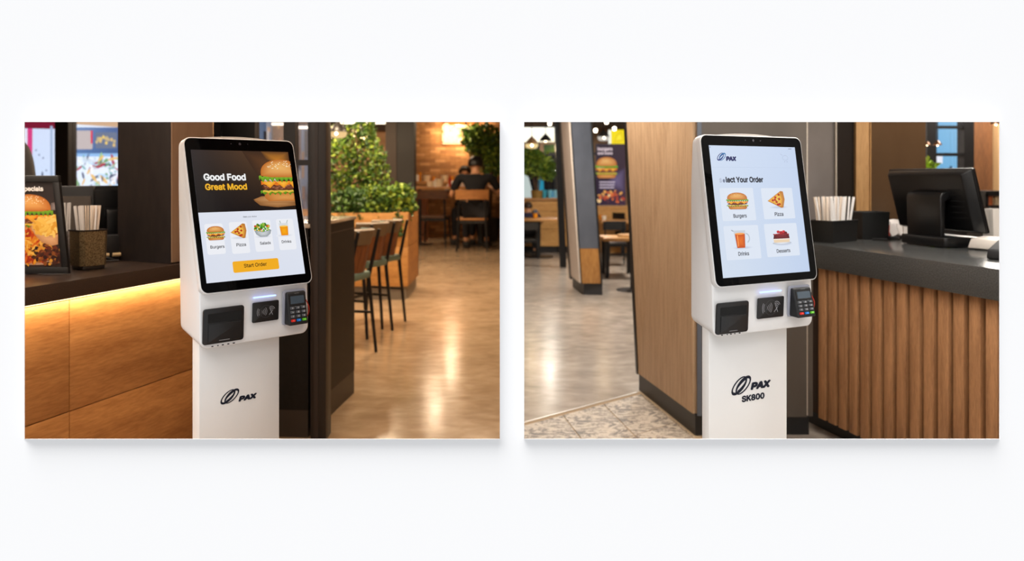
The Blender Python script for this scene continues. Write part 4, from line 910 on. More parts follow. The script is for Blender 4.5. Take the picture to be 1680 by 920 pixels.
for (x, y), lab in zip(((583, 222), (590, 225), (597, 229), (603, 221)), ('first', 'second', 'third', 'fourth')):
    p_ = P(x, y, 12.6); T = thing('light_bulb', 'small glowing bulb glinting through the shrub leaves, %s of the cluster' % dict(first='top', second='upper', third='lowest', fourth='farthest to the side')[lab], 'lamp', tuple(p_), 0, 'small bulbs behind the shrubs'); m = MB(); m.lathe([(.012, -.03), (.03, -.01), (.03, .01), (.012, .03)], n=10); m.build('bulb', glow('bulb_fairy', (255, 220, 160), 14.), T); m = MB(); m.tube([(0, 0, .025), (0, 0, 2.745 - p_.z)], .004, 5); m.build('wire', ebony2, T)
for (x, y, w_) in ((608, 201.5, 1.1),):
    tube_light('long warm tube light at the top of the plaster wall', x, y, 14.5, w_)

# ---- dining tables, chairs and people
def at_floor(px, py): g = G(px, py); return g
def make_table(name, label, x, y, w_, d_, h_, top_m, group=None, legs='corner', rz=0.):
    T = thing(name, label, 'table', (x, y, 0), rz, group)
    m = MB(); m.box((0, 0, h_ - .022), (w_, d_, .044)); m.build('tabletop', top_m, T, bevel=.004)
    if legs == 'corner':
        for a in (-1, 1):
            for b in (-1, 1): m = MB(); m.box((a * (w_ / 2 - .06), b * (d_ / 2 - .06), (h_ - .044) / 2), (.05, .05, h_ - .044)); m.build('leg', steel_dark, T)
    else:
        for a in ((0,) if w_ < 1.3 else (-w_ * .32, w_ * .32)):
            m = MB(); m.box((a, 0, (h_ - .044) / 2 + .01), (.07, .07, h_ - .06)); m.build('leg', steel_dark, T)
            m = MB(); m.lathe([(.26, 0), (.26, .012), (.05, .03)], (a, 0, 0), n=20); m.build('foot', steel_dark, T)
    return T
def make_chair(label, loc, rz, sc, frame_m, wood_m, group=None, band=.13):
    """dining chair facing local +y, its back towards local -y"""
    T = thing('dining_chair', label, 'chair', loc, rz, group, sc)
    for s in (-1, 1):
        m = MB(); m.tube([(s * .215, -.27, 0), (s * .19, -.19, .44), (s * .185, -.215, .86)], [.013, .017, .014], 8); m.build('leg', frame_m, T, smooth=True)
        m = MB(); m.tube([(s * .21, .22, 0), (s * .185, .17, .44)], [.013, .017], 8); m.build('leg', frame_m, T, smooth=True)
        m = MB(); m.tube([(s * .205, -.24, .16), (s * .20, .2, .16)], .009, 6); m.build('stretcher', frame_m, T)
    m = MB(); m.rrect((Vector((0, 0, .435)), Vector((1, 0, 0)), Vector((0, 1, 0)), Vector((0, 0, 1))), -.22, -.2, .22, .22, .06, 0, .03); m.build('seat', wood_m, T, bevel=.008)
    m = MB(); m.box((0, -.19, .41), (.38, .02, .04)); m.box((0, .19, .41), (.38, .02, .04)); m.build('seat_rail', frame_m, T, kind='stuff')
    m = MB(); N = 10; z0, z1 = .86 - band, .865
    for k in range(N + 1):
        x = -.235 + .47 * k / N; y = -.195 - .035 * (1 - (x / .235) ** 2)
        m.v += [(x, y, z0), (x, y - .016, z0), (x, y - .024, z1), (x, y - .008, z1)]
    for k in range(N):
        for q in range(4): m.f.append((4 * k + q, 4 * k + (q + 1) % 4, 4 * k + 4 + (q + 1) % 4, 4 * k + 4 + q)); m.m.append(0)
    m.f += [(0, 1, 2, 3), (4 * N + 3, 4 * N + 2, 4 * N + 1, 4 * N)]; m.m += [0, 0]
    m.build('backrest', wood_m, T, smooth=True)
    return T
sc_l = 1.157 / .865
g1 = G(803, 415); g2 = G(744, 412)
cyy = (g1.y + g2.y) / 2 + .30 * sc_l; cxx = (g1.x + g2.x) / 2
make_chair('pale wooden dining chair with black legs under the person in the dark T-shirt', (cxx, cyy, 0), .03, sc_l, steel_dark, wood('chair_oak', (150, 96, 48), (188, 130, 72), 'x', 5, .5, 6))
g = G(711, 405); make_chair('empty dark walnut dining chair beside the seated person, facing the long table', (g.x, g.y + .35, 0), -.10, 1.157 / .865 * .98, steel_dark, wood('chair_walnut', (60, 36, 22), (98, 60, 36), 'x', 5, .45, 6))
yT = 16.38; hT = P(0, 306.5, yT - .45).z
make_table('dining_table', 'long wooden dining table in front of the seated person', P(738, 0, yT).x, yT, 1.95, .82, hT, wood('table_oak', (160, 104, 52), (206, 146, 82), 'x', 5, .4, 7), legs='ped')
yW = YBk - .35; hW = P(0, 297, yW).z
make_table('wall_counter', 'narrow wooden ledge counter running along the brick wall', (XB0 - .9 + XB1 - .05) / 2 , yW - .05, (XB1 - .05 - XB0 + .9), .4, hW, wood('table_oak'), legs='corner')
# upholstered bench end in orange-brown wood
q = G(682, 395); m = MB(); m.box((0, 0, (P(0, 318, q.y).z) / 2), (.42, .5, P(0, 318, q.y).z)); T = thing('bench_end', 'orange-brown wooden bench end between the planter and the walnut chair', 'bench', (P(683, 0, q.y).x, q.y + .27, 0)); m.build('body', wood('bench_wood', (120, 66, 30), (156, 92, 46), 'z', 5, .5, 6), T); m = MB(); m.box((0, 0, P(0, 316, q.y).z + .0), (.46, .54, .03)); m.build('cap', oak_light, T)
# cups, jars and bottles on the tables
cream, amberg, redm, jarw = M('cream_ceramic', (226, 204, 170), .4), M('amber_glass', (210, 130, 40), .2), M('red_plastic', (176, 50, 26), .4), M('white_ceramic', (232, 222, 206), .35)
def cup(label, px, Y, z, r, h_, mat_, cat='cup', name='cup', group='cups and jars on the cafe tables', dy=0.):
    p = P(px, 0, Y); T = thing(name, label, cat, (p.x, Y + dy, z), 0, group)
    m = MB(); m.lathe([(r * .8, 0), (r, h_), (r * .9, h_), (r * .7, h_ * .25)], n=14); m.build('body', mat_, T, smooth=True)
    if name == 'bottle': m = MB(); m.lathe([(r * .9, h_), (r * .35, h_ * 1.25), (r * .35, h_ * 1.5)], n=12); m.build('neck', mat_, T, smooth=True)
    return T
yt_ = yT - .3
cup('white jug with a narrow neck on the long table', 715, yt_, hT, .06, .11, jarw, 'bottle', 'bottle')
cup('short cream cup left of the jug on the long table', 706, yt_, hT, .075, .11, cream)
cup('wide cream jar with a pale lid on the long table', 721.5, yt_, hT, .09, .16, cream)
cup('red sauce bottle standing on the long table', 738, yt_, hT, .035, .16, redm, 'bottle', 'bottle')
cup('low white bowl on the long table nearest the seated person', 745, yt_, hT, .06, .06, jarw, 'bowl', 'bowl')
for px, m_, r, h_, lab in ((684, jarw, .05, .14, 'tall white cup on the wall ledge beside the dark column'), (699, cream, .10, .13, 'wide cream box-shaped canister on the wall ledge'), (712, amberg, .04, .10, 'small amber glass on the wall ledge'), (729, cream, .09, .13, 'round cream canister on the wall ledge below the neon sign'), (742, amberg, .05, .11, 'amber glass on the wall ledge left of the seated pair'), (689, amberg, .035, .2, 'slim amber bottle on the wall ledge by the white cup')):
    cup(lab, px, yW - .1, hW, r, h_, m_)

# ---- people -----------------------------------------------------------------
skin = M('skin', (206, 150, 112), .55); hairm = M('black_hair', (20, 16, 15), .45); shirt = M('dark_tshirt', (11, 11, 17), .85); trous = M('dark_trousers', (30, 29, 34), .85); white_sh = M('white_shirt', (214, 200, 186), .8); shoe_m = M('shoe', (26, 22, 20), .6)
def skin_mesh(name, verts, edges, mat_, parent, sub=1, root=0, label=None):
    """verts: (x, y, z, rx, ry); grows one continuous surface over the joints"""
    me = bpy.data.meshes.new(name); me.from_pydata([v[:3] for v in verts], edges, []); o = bpy.data.objects.new(name, me); col.objects.link(o)
    md = o.modifiers.new('s', 'SKIN'); md.use_smooth_shade = True; md.branch_smoothing = .6
    for i, v in enumerate(verts): me.skin_vertices[0].data[i].radius = (v[3], v[4] if len(v) > 4 else v[3]); me.skin_vertices[0].data[i].use_root = (i == root)
    s = o.modifiers.new('b', 'SUBSURF'); s.levels = sub; s.render_levels = sub
    dg = bpy.context.evaluated_depsgraph_get(); dg.update(); me2 = bpy.data.meshes.new_from_object(o.evaluated_get(dg)); bpy.data.objects.remove(o); me2.name = name
    me2.materials.clear(); me2.materials.append(mat_); me2.polygons.foreach_set('use_smooth', [True] * len(me2.polygons))
    o = bpy.data.objects.new(name, me2); col.objects.link(o); o.parent = parent; return tag(o, label)
def person(label, loc, rz, sc, J, shirt_m, trous_m, hair_m=None, sleeve='short', shoes=True):
    """J: joint name -> local position (metres, facing +y). Body = skin; shirt, trousers, hair and shoes are children"""
    T = thing('person', label, 'person', loc, rz, None, sc); V = lambda k: Vector(J[k])
    pel, chest, neck, head = V('pelvis'), V('chest'), V('neck'), V('head')
    vs_, ed = [], []
    def add(p, rx, ry=None, to=None):
        vs_.append((p[0], p[1], p[2], rx, ry or rx)); i = len(vs_) - 1
        if to is not None: ed.append((to, i))
        return i
    i0 = add(pel, .135, .10); i1 = add(pel.lerp(chest, .5), .12, .09, i0); i2 = add(chest, .145, .10, i1); i3 = add(neck - Vector((0, .0, .03)), .06, .055, i2); i4 = add(neck + (head - neck) * .35, .052, .052, i3)
    up = (head - neck).normalized(); fwd = Vector(J.get('face', (0, 1, 0))).normalized()
    h1 = add(head - up * .055 + fwd * .012, .066, .074, i4); h2 = add(head + up * .02, .078, .090, h1); h3 = add(head + up * .085, .058, .066, h2)
    for s in ('l', 'r'):
        sh, el, wr = V('sh_' + s), V('el_' + s), V('wr_' + s); a = add(sh, .055, .055, i2); b = add(sh.lerp(el, .5), .044, None, a); c_ = add(el, .036, None, b); d = add(el.lerp(wr, .45), .033, None, c_); e = add(wr, .024, None, d)
        hd = V('ha_' + s); f = add(wr.lerp(hd, .6), .030, .018, e); J['_w' + s] = (wr, hd)
        hp, kn, an, to = V('hip_' + s), V('kn_' + s), V('an_' + s), V('to_' + s); a = add(hp, .085, None, i0); b = add(hp.lerp(kn, .5), .073, None, a); c_ = add(kn, .055, None, b); d = add(kn.lerp(an, .4), .052, None, c_); e = add(an, .036, None, d); add(to, .03, .022, e)
    body = skin_mesh('body', vs_, ed, skin, T, 1)
    # fingers, each a chain of its own rooted in the palm
    for s, sg in (('l', -1), ('r', 1)):
        wr, hd = J['_w' + s]; d = (hd - wr).normalized(); side = d.cross(Vector((0, 0, 1))).normalized(); pal = wr.lerp(hd, .65)
        for k, (o_, ln) in enumerate(((-.026, .062), (-.009, .072), (.009, .068), (.025, .052))):
            b0 = pal + side * o_; skin_mesh('finger', [(*b0, .009), (*(b0 + d * ln * .5 + Vector((0, 0, -.004))), .0085), (*(b0 + d * ln * .85 + Vector((0, 0, -.018))), .0075), (*(b0 + d * ln + Vector((0, 0, -.032))), .006)], [(0, 1), (1, 2), (2, 3)], skin, T, 1)
        b0 = wr.lerp(hd, .25) - side * sg * .02; skin_mesh('thumb', [(*b0, .011), (*(b0 - side * sg * .025 + d * .025), .010), (*(b0 - side * sg * .03 + d * .055), .008)], [(0, 1), (1, 2)], skin, T, 1)
    # face: eyes, nose, mouth, ears
    rt = fwd.cross(up).normalized()
    m = MB()
    for sg in (-1, 1):
        e = head + rt * .031 * sg + fwd * .083 + up * .012; m.lathe([(.002, -.008), (.010, -.003), (.010, .003), (.002, .008)], tuple(e), n=8)
    m.build('eyes', M('eye_dark', (30, 22, 20), .2), T, kind='stuff')
    m = MB(); b0 = head + fwd * .088 - up * .012; m.add([b0 + up * .03, b0 - rt * .014 - up * .014, b0 + rt * .014 - up * .014, b0 + fwd * .022 - up * .010], [(0, 1, 3), (0, 3, 2), (1, 2, 3), (0, 2, 1)]); m.build('nose', skin, T)
    m = MB(); b0 = head + fwd * .086 - up * .05; m.box((0, 0, 0), (.044, .012, .010), M4=Matrix.Translation(b0) @ Matrix((rt, fwd, up)).transposed().to_4x4()); m.build('mouth', M('lips', (168, 96, 84), .5), T, bevel=.003)
    for sg in (-1, 1):
        e = head + rt * .083 * sg + up * .0; m = MB(); m.lathe([(.004, -.028), (.014, -.02), (.017, 0.006), (.013, .022), (.004, .028)], tuple(e), n=8); m.build('ear', skin, T, smooth=True)
    # hair: a cap over the skull, off the face
    if hair_m:
        m = MB(); n1, n2 = 12, 20; c0 = head + up * .022 - fwd * .012
        for i in range(n1 + 1):
            ph = PI * .74 * i / n1
            for k in range(n2):
                a = 2 * PI * k / n2; d = rt * math.sin(ph) * math.cos(a) + fwd * math.sin(ph) * math.sin(a) + up * math.cos(ph)
                face = max(0., d.dot(fwd)); low = max(0., -d.dot(up) + .1 + face * 1.2)
                r = .108 + .010 * math.sin(a * 5 + i) * (1 - i / n1) - (.05 * min(1., low * face * 2)) - (.018 if i == n1 else 0)
                p_ = c0 + Vector(d) * r; m.v.append(tuple(p_ + fwd * d.dot(fwd) * .010))
        for i in range(n1):
            for k in range(n2): m.f.append((i * n2 + k, i * n2 + (k + 1) % n2, (i + 1) * n2 + (k + 1) % n2, (i + 1) * n2 + k)); m.m.append(0)
        m.build('hair', hair_m, T, smooth=True)
    g = .014; sv, se = [], []
    def sadd(p, rx, ry=None, to=None):
        sv.append((p[0], p[1], p[2], rx, ry or rx)); i = len(sv) - 1
        if to is not None: se.append((to, i))
        return i
    j0 = sadd(pel + Vector((0, 0, -.02)), .155, .125); j1 = sadd(pel.lerp(chest, .5), .145, .112, j0); j2 = sadd(chest, .168, .122, j1); j3 = sadd(neck - Vector((0, 0, .035)), .078, .07, j2)
    for s in ('l', 'r'):
        sh, el, wr = V('sh_' + s), V('el_' + s), V('wr_' + s); a = sadd(sh, .075, .072, j2); b = sadd(sh.lerp(el, .5), .062, None, a)
        if sleeve == 'short': sadd(sh.lerp(el, .78), .056, None, b)
        else: c_ = sadd(el, .050, None, b); d = sadd(el.lerp(wr, .5), .045, None, c_); sadd(wr, .036, None, d)
    skin_mesh('shirt', sv, se, shirt_m, T, 1)
    tv, te = [], []
    def tadd(p, rx, to=None):
        tv.append((p[0], p[1], p[2], rx, rx)); i = len(tv) - 1
        if to is not None: te.append((to, i))
        return i
    k0 = tadd(pel, .14)
    for s in ('l', 'r'): hp, kn, an = V('hip_' + s), V('kn_' + s), V('an_' + s); a = tadd(hp, .10, k0); b = tadd(hp.lerp(kn, .5), .088, a); c_ = tadd(kn, .070, b); d = tadd(kn.lerp(an, .5), .062, c_); tadd(kn.lerp(an, .92), .055, d)
    skin_mesh('trousers', tv, te, trous_m, T, 1)
    for s in ('l', 'r'):
        an, to = V('an_' + s), V('to_' + s); m = MB(); f = (to - an); f.z = 0; f.normalize(); ctr = Vector((an.x, an.y, .045)) + f * .06; m.box((0, 0, 0), (.095, .25, .085), M4=Matrix.Translation(ctr) @ Matrix((Vector((f.y, -f.x, 0)), f, Vector((0, 0, 1)))).transposed().to_4x4()); m.build('shoe', shoe_m, T, bevel=.02, seg=3)
    return T
SIT = dict(pelvis=(0, -.03, .56), chest=(0, .03, .93), neck=(0, .07, 1.06), head=(0, .125, 1.165), face=(0, 1, -.28), sh_l=(-.215, .04, 1.00), sh_r=(.215, .04, 1.00), el_l=(-.33, .14, .76), el_r=(.34, .16, .77), wr_l=(-.20, .36, .86), wr_r=(.20, .38, .86), ha_l=(-.14, .44, .87), ha_r=(.14, .46, .87),
    hip_l=(-.10, 0, .54), hip_r=(.10, 0, .54), kn_l=(-.14, .43, .53), kn_r=(.15, .43, .53), an_l=(-.14, .42, .09), an_r=(.15, .42, .09), to_l=(-.15, .56, .05), to_r=(.16, .56, .05))
# seated person with their back to us: head top at y 253, seat on the pale chair
person('person in a dark T-shirt seated with back turned on the pale wooden chair', (cxx + .06, cyy - .02, 0), 0.03, 1.40, dict(SIT, wr_l=(-.22, .30, .80), el_l=(-.34, .05, .74), ha_l=(-.20, .38, .81)), shirt, trous, hairm)
g = P(765, 0, 17.0)
make_chair('half-hidden chair on the far side of the long table', (g.x, 17.15, 0), PI, 1.25, steel_dark, wood('chair_walnut'))
person('person in a pale shirt mostly hidden behind the one in the dark T-shirt', (g.x - .02, 17.0, 0), PI, 1.27, dict(SIT), white_sh, trous, hairm)

# ---- tall tree by the brick wall
Rt = random.Random(21); g = P(800, 0, 17.3); T = thing('potted_tree', 'tall leafy tree in front of the brick wall and neon sign', 'tree', (g.x, 17.3, 0))
m = MB(); m.lathe([(.22, 0), (.28, .5), (.25, .5), (.22, .42)], n=18); m.build('pot', M('dark_pot', (48, 40, 34), .6), T, smooth=True)
for k in range(3): a = 2.1 * k; m = MB(); m.tube([(math.cos(a) * .04, math.sin(a) * .04, .4), (math.cos(a) * .08, math.sin(a) * .06, 1.3), (math.cos(a) * .22 - .05, math.sin(a) * .15, 2.1), (math.cos(a) * .4 - .1, math.sin(a) * .2, 2.4)], [.045, .035, .022, .01], 7); m.build('trunk', bark, T, smooth=True)
foliage('foliage', 2600, blobfn([(-.05, 0, 2.15, .42, .35, .42, 4), (-.28, -.15, 2.28, .30, .25, .26, 2), (.1, 0, 1.75, .28, .3, .38, 2), (-.30, -.3, 2.12, .18, .15, .18, 1)]), .085, [lf_mid, lf_dark, lf_bright], T, Rt, -.4, 2.8)
# ---- what stands on and behind the service counter
# "specials" poster in a black frame
BR, TR, BL = P(114, 449.5, 3.25), P(97, 289, 3.262), P(40, 449.5, 3.25)
PU = (BR - BL).normalized(); PV = (TR - BR); phh = PV.length; PV = (PV - PU * PV.dot(PU)).normalized(); roll = 0
PV = (TR - BR).normalized(); PN = PU.cross(PV).normalized()
pwid = .42; pO = BR - PU * pwid; pO = Vector((pO.x, pO.y, 1.004)); base_ = pO.copy()
T = thing('framed_poster', 'black-framed food poster leaning on the dark stone counter', 'poster', tuple(base_)); fr = (Vector((0, 0, 0)), PU, PV, PN)
O0 = Vector((0, 0, 0)); bw = .027
def slab(u0, v0, u1, v1, n0, n1):
    m = MB(); q = lambda u, v, n: PU * u + PV * v + PN * n
    m.hexa([q(u0, v0, n0), q(u1, v0, n0), q(u1, v1, n0), q(u0, v1, n0)], [q(u0, v0, n1), q(u1, v0, n1), q(u1, v1, n1), q(u0, v1, n1)]); return m
for u0, v0, u1, v1 in ((0, 0, pwid, bw), (0, phh - bw, pwid, phh), (0, bw, bw, phh - bw), (pwid - bw, bw, pwid, phh - bw)):
    slab(u0, v0, u1, v1, -.012, .008).build('frame', M('satin_black_frame', (24, 24, 25), .4), T, bevel=.002)
slab(bw, bw, pwid - bw, phh - bw, -.010, 0).build('back_board', blackm, T)
m = MB(); q = [PU * .02 + PV * .0 - PN * .0, PU * .02 - PN * .12 + Vector((0, 0, 0))]
st = MB(); top_ = PU * (pwid / 2) + PV * (phh * .7) - PN * .012; ft = Vector((top_.x - PN.x * .06, top_.y - PN.y * .16, 0.004)); st.hexa([ft - PU * .03, ft + PU * .03, ft + PU * .03 + Vector((0, .006, 0)), ft - PU * .03 + Vector((0, .006, 0))], [top_ - PU * .03, top_ + PU * .03, top_ + PU * .03 + Vector((0, .006, 0)), top_ - PU * .03 + Vector((0, .006, 0))]); st.build('easel_strut', blackm, T)
A = Art((PN * .0006, PU, PV, PN)); A.step = .00001; R = random.Random(4)
x0, x1, y0, y1 = bw, pwid - bw, bw, phh - bw; W_, H_ = x1 - x0, y1 - y0
def pxp(px, py):
    o = Vector((0, 0, H)); d = P(px, py, 1.) - o; s = (base_ - o).dot(PN) / d.dot(PN); q = o + d * s - base_; k = PU.dot(PV); a_, b_ = q.dot(PU), q.dot(PV); return (a_ - k * b_) / (1 - k * k), (b_ - k * a_) / (1 - k * k)
A.grad(x0, y0, x1, y1, (56, 42, 38), (58, 44, 40), (52, 46, 46), (46, 42, 42), 4)
pl = [pxp(20, 418), pxp(60, 436), pxp(90, 441), pxp(107, 434), pxp(108, 441), pxp(100, y0 * 0 + 441)]
cx_, cy_ = pxp(60, 428); A.ell(cx_ - .01, cy_ + .012, .15, .028, (232, 190, 158), (206, 158, 126)); A.ell(cx_ - .01, cy_ + .024, .14, .026, (92, 52, 34), (60, 34, 26))
b0 = pxp(60, 398); bx = pxp(86, 398)[0]
t0, t1 = pxp(35, 318), pxp(80, 318); bc_ = (pxp(18, 318)[0] + pxp(87, 318)[0]) / 2; bwid = pxp(86, 340)[0] - pxp(14, 340)[0]
gx, gy = pxp(92, 333); A.fan([(gx - .02, gy), (gx + .04, gy + .004), (gx + .04, gy - .03), (gx - .03, gy - .03)], (170, 160, 158), (110, 96, 94))
art_burger(A, pxp(50, 340)[0], pxp(50, 384)[1], bwid, pxp(50, 318)[1] - pxp(50, 384)[1], 12, True)
# loaded fries heap
for k in range(150):
    px, py = R.uniform(36, 76), R.uniform(378, 430)
    if py < 372 + (px - 40) * .62: continue
    u, v = pxp(px, py); a_ = R.uniform(0, 3.1); A.ell(u, v, R.uniform(.010, .022), R.uniform(.004, .007), R.choice([(244, 168, 52), (232, 140, 40), (206, 74, 28), (250, 196, 90), (176, 54, 26), (226, 110, 30)]), rot=a_, n=9)
for k in range(70):
    px, py = R.uniform(60, 106), R.uniform(402, 434)
    u, v = pxp(px, py); A.ell(u, v, R.uniform(.006, .014), R.uniform(.005, .009), R.choice([(74, 40, 30), (110, 52, 34), (54, 30, 26), (150, 84, 40), (226, 160, 60), (90, 46, 32)]), rot=R.uniform(0, 3), n=8)
# bowl of fries
bx_, by_ = pxp(81, 384); rx = pxp(106, 386)[0] - pxp(53, 386)[0]; rx /= 2
A.fan([(bx_ - rx * 1.02, by_ + .03), (bx_ - rx * .9, by_ + .0), (bx_ - rx * .5, by_ - .032), (bx_ + rx * .1, by_ - .048), (bx_ + rx * .5, by_ - .042), (bx_ + rx, by_ - .0), (bx_ + rx * 1.02, by_ + .03)], (238, 188, 140), (206, 148, 100))
A.ell(bx_, by_ + .028, rx * 1.03, .044, (236, 190, 142), (224, 172, 122)); A.ell(bx_, by_ + .030, rx * .93, .038, (210, 130, 40), (170, 96, 30))
for k in range(90):
    a_ = R.uniform(0, 6.28); r_ = R.uniform(0, .9) ** .6; A.ell(bx_ + rx * .9 * r_ * math.cos(a_), by_ + .036 + .042 * r_ * math.sin(a_) , R.uniform(.012, .024), R.uniform(.0055, .008), R.choice([(252, 206, 96), (246, 190, 78), (236, 170, 60), (255, 218, 120)]), rot=R.uniform(-1.2, 1.8), n=9)
# headline: the frame's edge of the opening hides its first letter
u1_, v_ = pxp(72.5, 313); u0_ = pxp(41.0, 313)[0]; sp = (u1_ - u0_) / .84; A.text('Specials', u1_ - sp, u1_, (v_ + pxp(42, 313)[1]) / 2, (246, 244, 240), .03)
for i in range(0, len(A.v)):
    v = Vector(A.v[i]); k = PU.dot(PV); u = (v.dot(PU) - k * v.dot(PV)) / (1 - k * k)
    # keep the print inside the frame
    cu = min(max(u, x0), x1); A.v[i] = tuple(v + PU * (cu - u))
A.build('poster_print', ink, T, label='food poster print with a burger, fries and a plate')

# straw holder of woven bronze mesh with straws
meshm = bpy.data.materials.new('bronze_mesh'); meshm.use_nodes = True; nt = meshm.node_tree; b = nt.nodes['Principled BSDF']
tc = nt.nodes.new('ShaderNodeTexCoord'); vo = nt.nodes.new('ShaderNodeTexVoronoi'); vo.inputs['Scale'].default_value = 260; r = nt.nodes.new('ShaderNodeValToRGB'); r.color_ramp.elements[0].color = rgb(36, 28, 22); r.color_ramp.elements[0].position = .28; r.color_ramp.elements[1].color = rgb(150, 128, 92); r.color_ramp.elements[1].position = .5
nt.links.new(tc.outputs['Object'], vo.inputs[0]); nt.links.new(vo.outputs[0], r.inputs[0]); nt.links.new(r.outputs[0], b.inputs['Base Color']); b.inputs['Metallic'].default_value = .5; b.inputs['Roughness'].default_value = .4
papers = [M('paper_straw', (236, 232, 228), .7), M('paper_straw_warm', (238, 222, 204), .7)]
def straw_box(T, w_, d_, h_, m_, rim_m, cham=0., taper=.0, base=0.):
    """open-topped box: four walls, floor, rim; returns nothing"""
    def ringp(s, z): 
        x, y = w_ / 2 * s, d_ / 2 * s; c_ = cham
        return [Vector(p) for p in ((-x + c_, -y, z), (x - c_, -y, z), (x, -y + c_, z), (x, y - c_, z), (x - c_, y, z), (-x + c_, y, z), (-x, y - c_, z), (-x, -y + c_, z))] if c_ else [Vector(p) for p in ((-x, -y, z), (x, -y, z), (x, y, z), (-x, y, z))]
    a, b = ringp(1 - taper, base), ringp(1, h_); n = len(a); i_ = [Vector((p.x * .96, p.y * .96, p.z)) for p in b]; k = [Vector((p.x * .96, p.y * .96, p.z + .005)) for p in a]
    m = MB(); m.v = [tuple(p) for p in a + b + i_ + k]; 
    for r_ in range(3):
        for q in range(n): m.f.append((r_ * n + q, r_ * n + (q + 1) % n, (r_ + 1) * n + (q + 1) % n, (r_ + 1) * n + q)); m.m.append(0)
    m.f += [tuple(range(n))[::-1], tuple(range(3 * n, 4 * n))]; m.m += [0, 0]; m.build('body', m_, T)
    m = MB()
    for q in range(n): m.tube([b[q], b[(q + 1) % n]], .0035, 6)
    m.build('rim', rim_m, T, kind='stuff')
def straws(n, place, top_fn, L, r, group, label, R):
    """first straw is built, the rest are copies"""
    m = MB(); m.tube([(0, 0, 0), (0, 0, L)], r, 7, flat=.62); first = None
    for i in range(n):
        o = m.build('paper_straw', papers[i % 2], None, smooth=True) if i < 2 else straws.src[i % 2].copy()
        if i < 2: (straws.src.append(o) if i else setattr(straws, 'src', [o]))
        else: col.objects.link(o)
        p, t = place(i), top_fn(i); o.location = p; o.rotation_euler = (t - p).to_track_quat('Z', 'Y').to_euler(); tag(o, label, 'straw', group)
cq = G(134.5, 444, zc); rr1 = G(172, 440.5, zc); dxx = (rr1 - cq); ca = math.atan2(dxx.y, dxx.x); wS = .107
ctr = cq + Vector((math.cos(ca), math.sin(ca), 0)) * wS / 2 + Vector((-math.sin(ca), math.cos(ca), 0)) * .055
T = thing('straw_caddy', 'bronze mesh straw caddy between the framed poster and the dark pillar', 'holder', tuple(ctr + Vector((0, 0, .001))), ca)
m = MB(); m.rrect((Vector((0, 0, 0)), Vector((1, 0, 0)), Vector((0, 1, 0)), Vector((0, 0, 1))), -.05, -.052, .05, .052, .012, 0, .016, n=2); m.build('foot', M('caddy_foot', (60, 54, 50), .35, .5), T, bevel=.002)
straw_box(T, .12, .12, .168, meshm, M('caddy_rim', (58, 52, 48), .35, .6), cham=.016, taper=.06, base=.016)
R = random.Random(6); pts = [(R.uniform(-.026, .030), R.uniform(-.03, .03)) for _ in range(26)]
Rz = Matrix.Rotation(ca, 3, 'Z')
straws(26, lambda i: ctr + Rz @ Vector((pts[i][0], pts[i][1], .03)), lambda i: ctr + Rz @ Vector((pts[i][0] * 1.9, pts[i][1] * 1.7, .26)), .245, .0046, 'paper straws in the bronze caddy', 'white paper-wrapped straw standing in the bronze mesh caddy', R)
# clear tumbler of wrapped straws behind the poster
p = G(107, 432, zc); T = thing('clear_tumbler', 'clear tumbler half hidden behind the poster frame', 'cup', (p.x, p.y, zc + .001)); m = MB(); m.lathe([(.03, 0), (.036, .15), (.034, .15), (.028, .005)], n=16); m.build('body', glassy('tumbler_plastic', (225, 225, 228), .25, .1), T, smooth=True)
straws.src = []
for i in range(7):
    m = MB(); m.tube([(0, 0, 0), (0, 0, .27)], .0045, 6, flat=.6); a_ = i * .9; o = solo('paper_straw', m, papers[0], 'pale wrapped straw in the tumbler behind the poster', 'straw', 'straws in the clear tumbler', loc=(p.x + .016 * math.cos(a_), p.y + .016 * math.sin(a_), zc + .01)); o.rotation_euler = (.03 * math.sin(a_), .03 * math.cos(a_), 0)

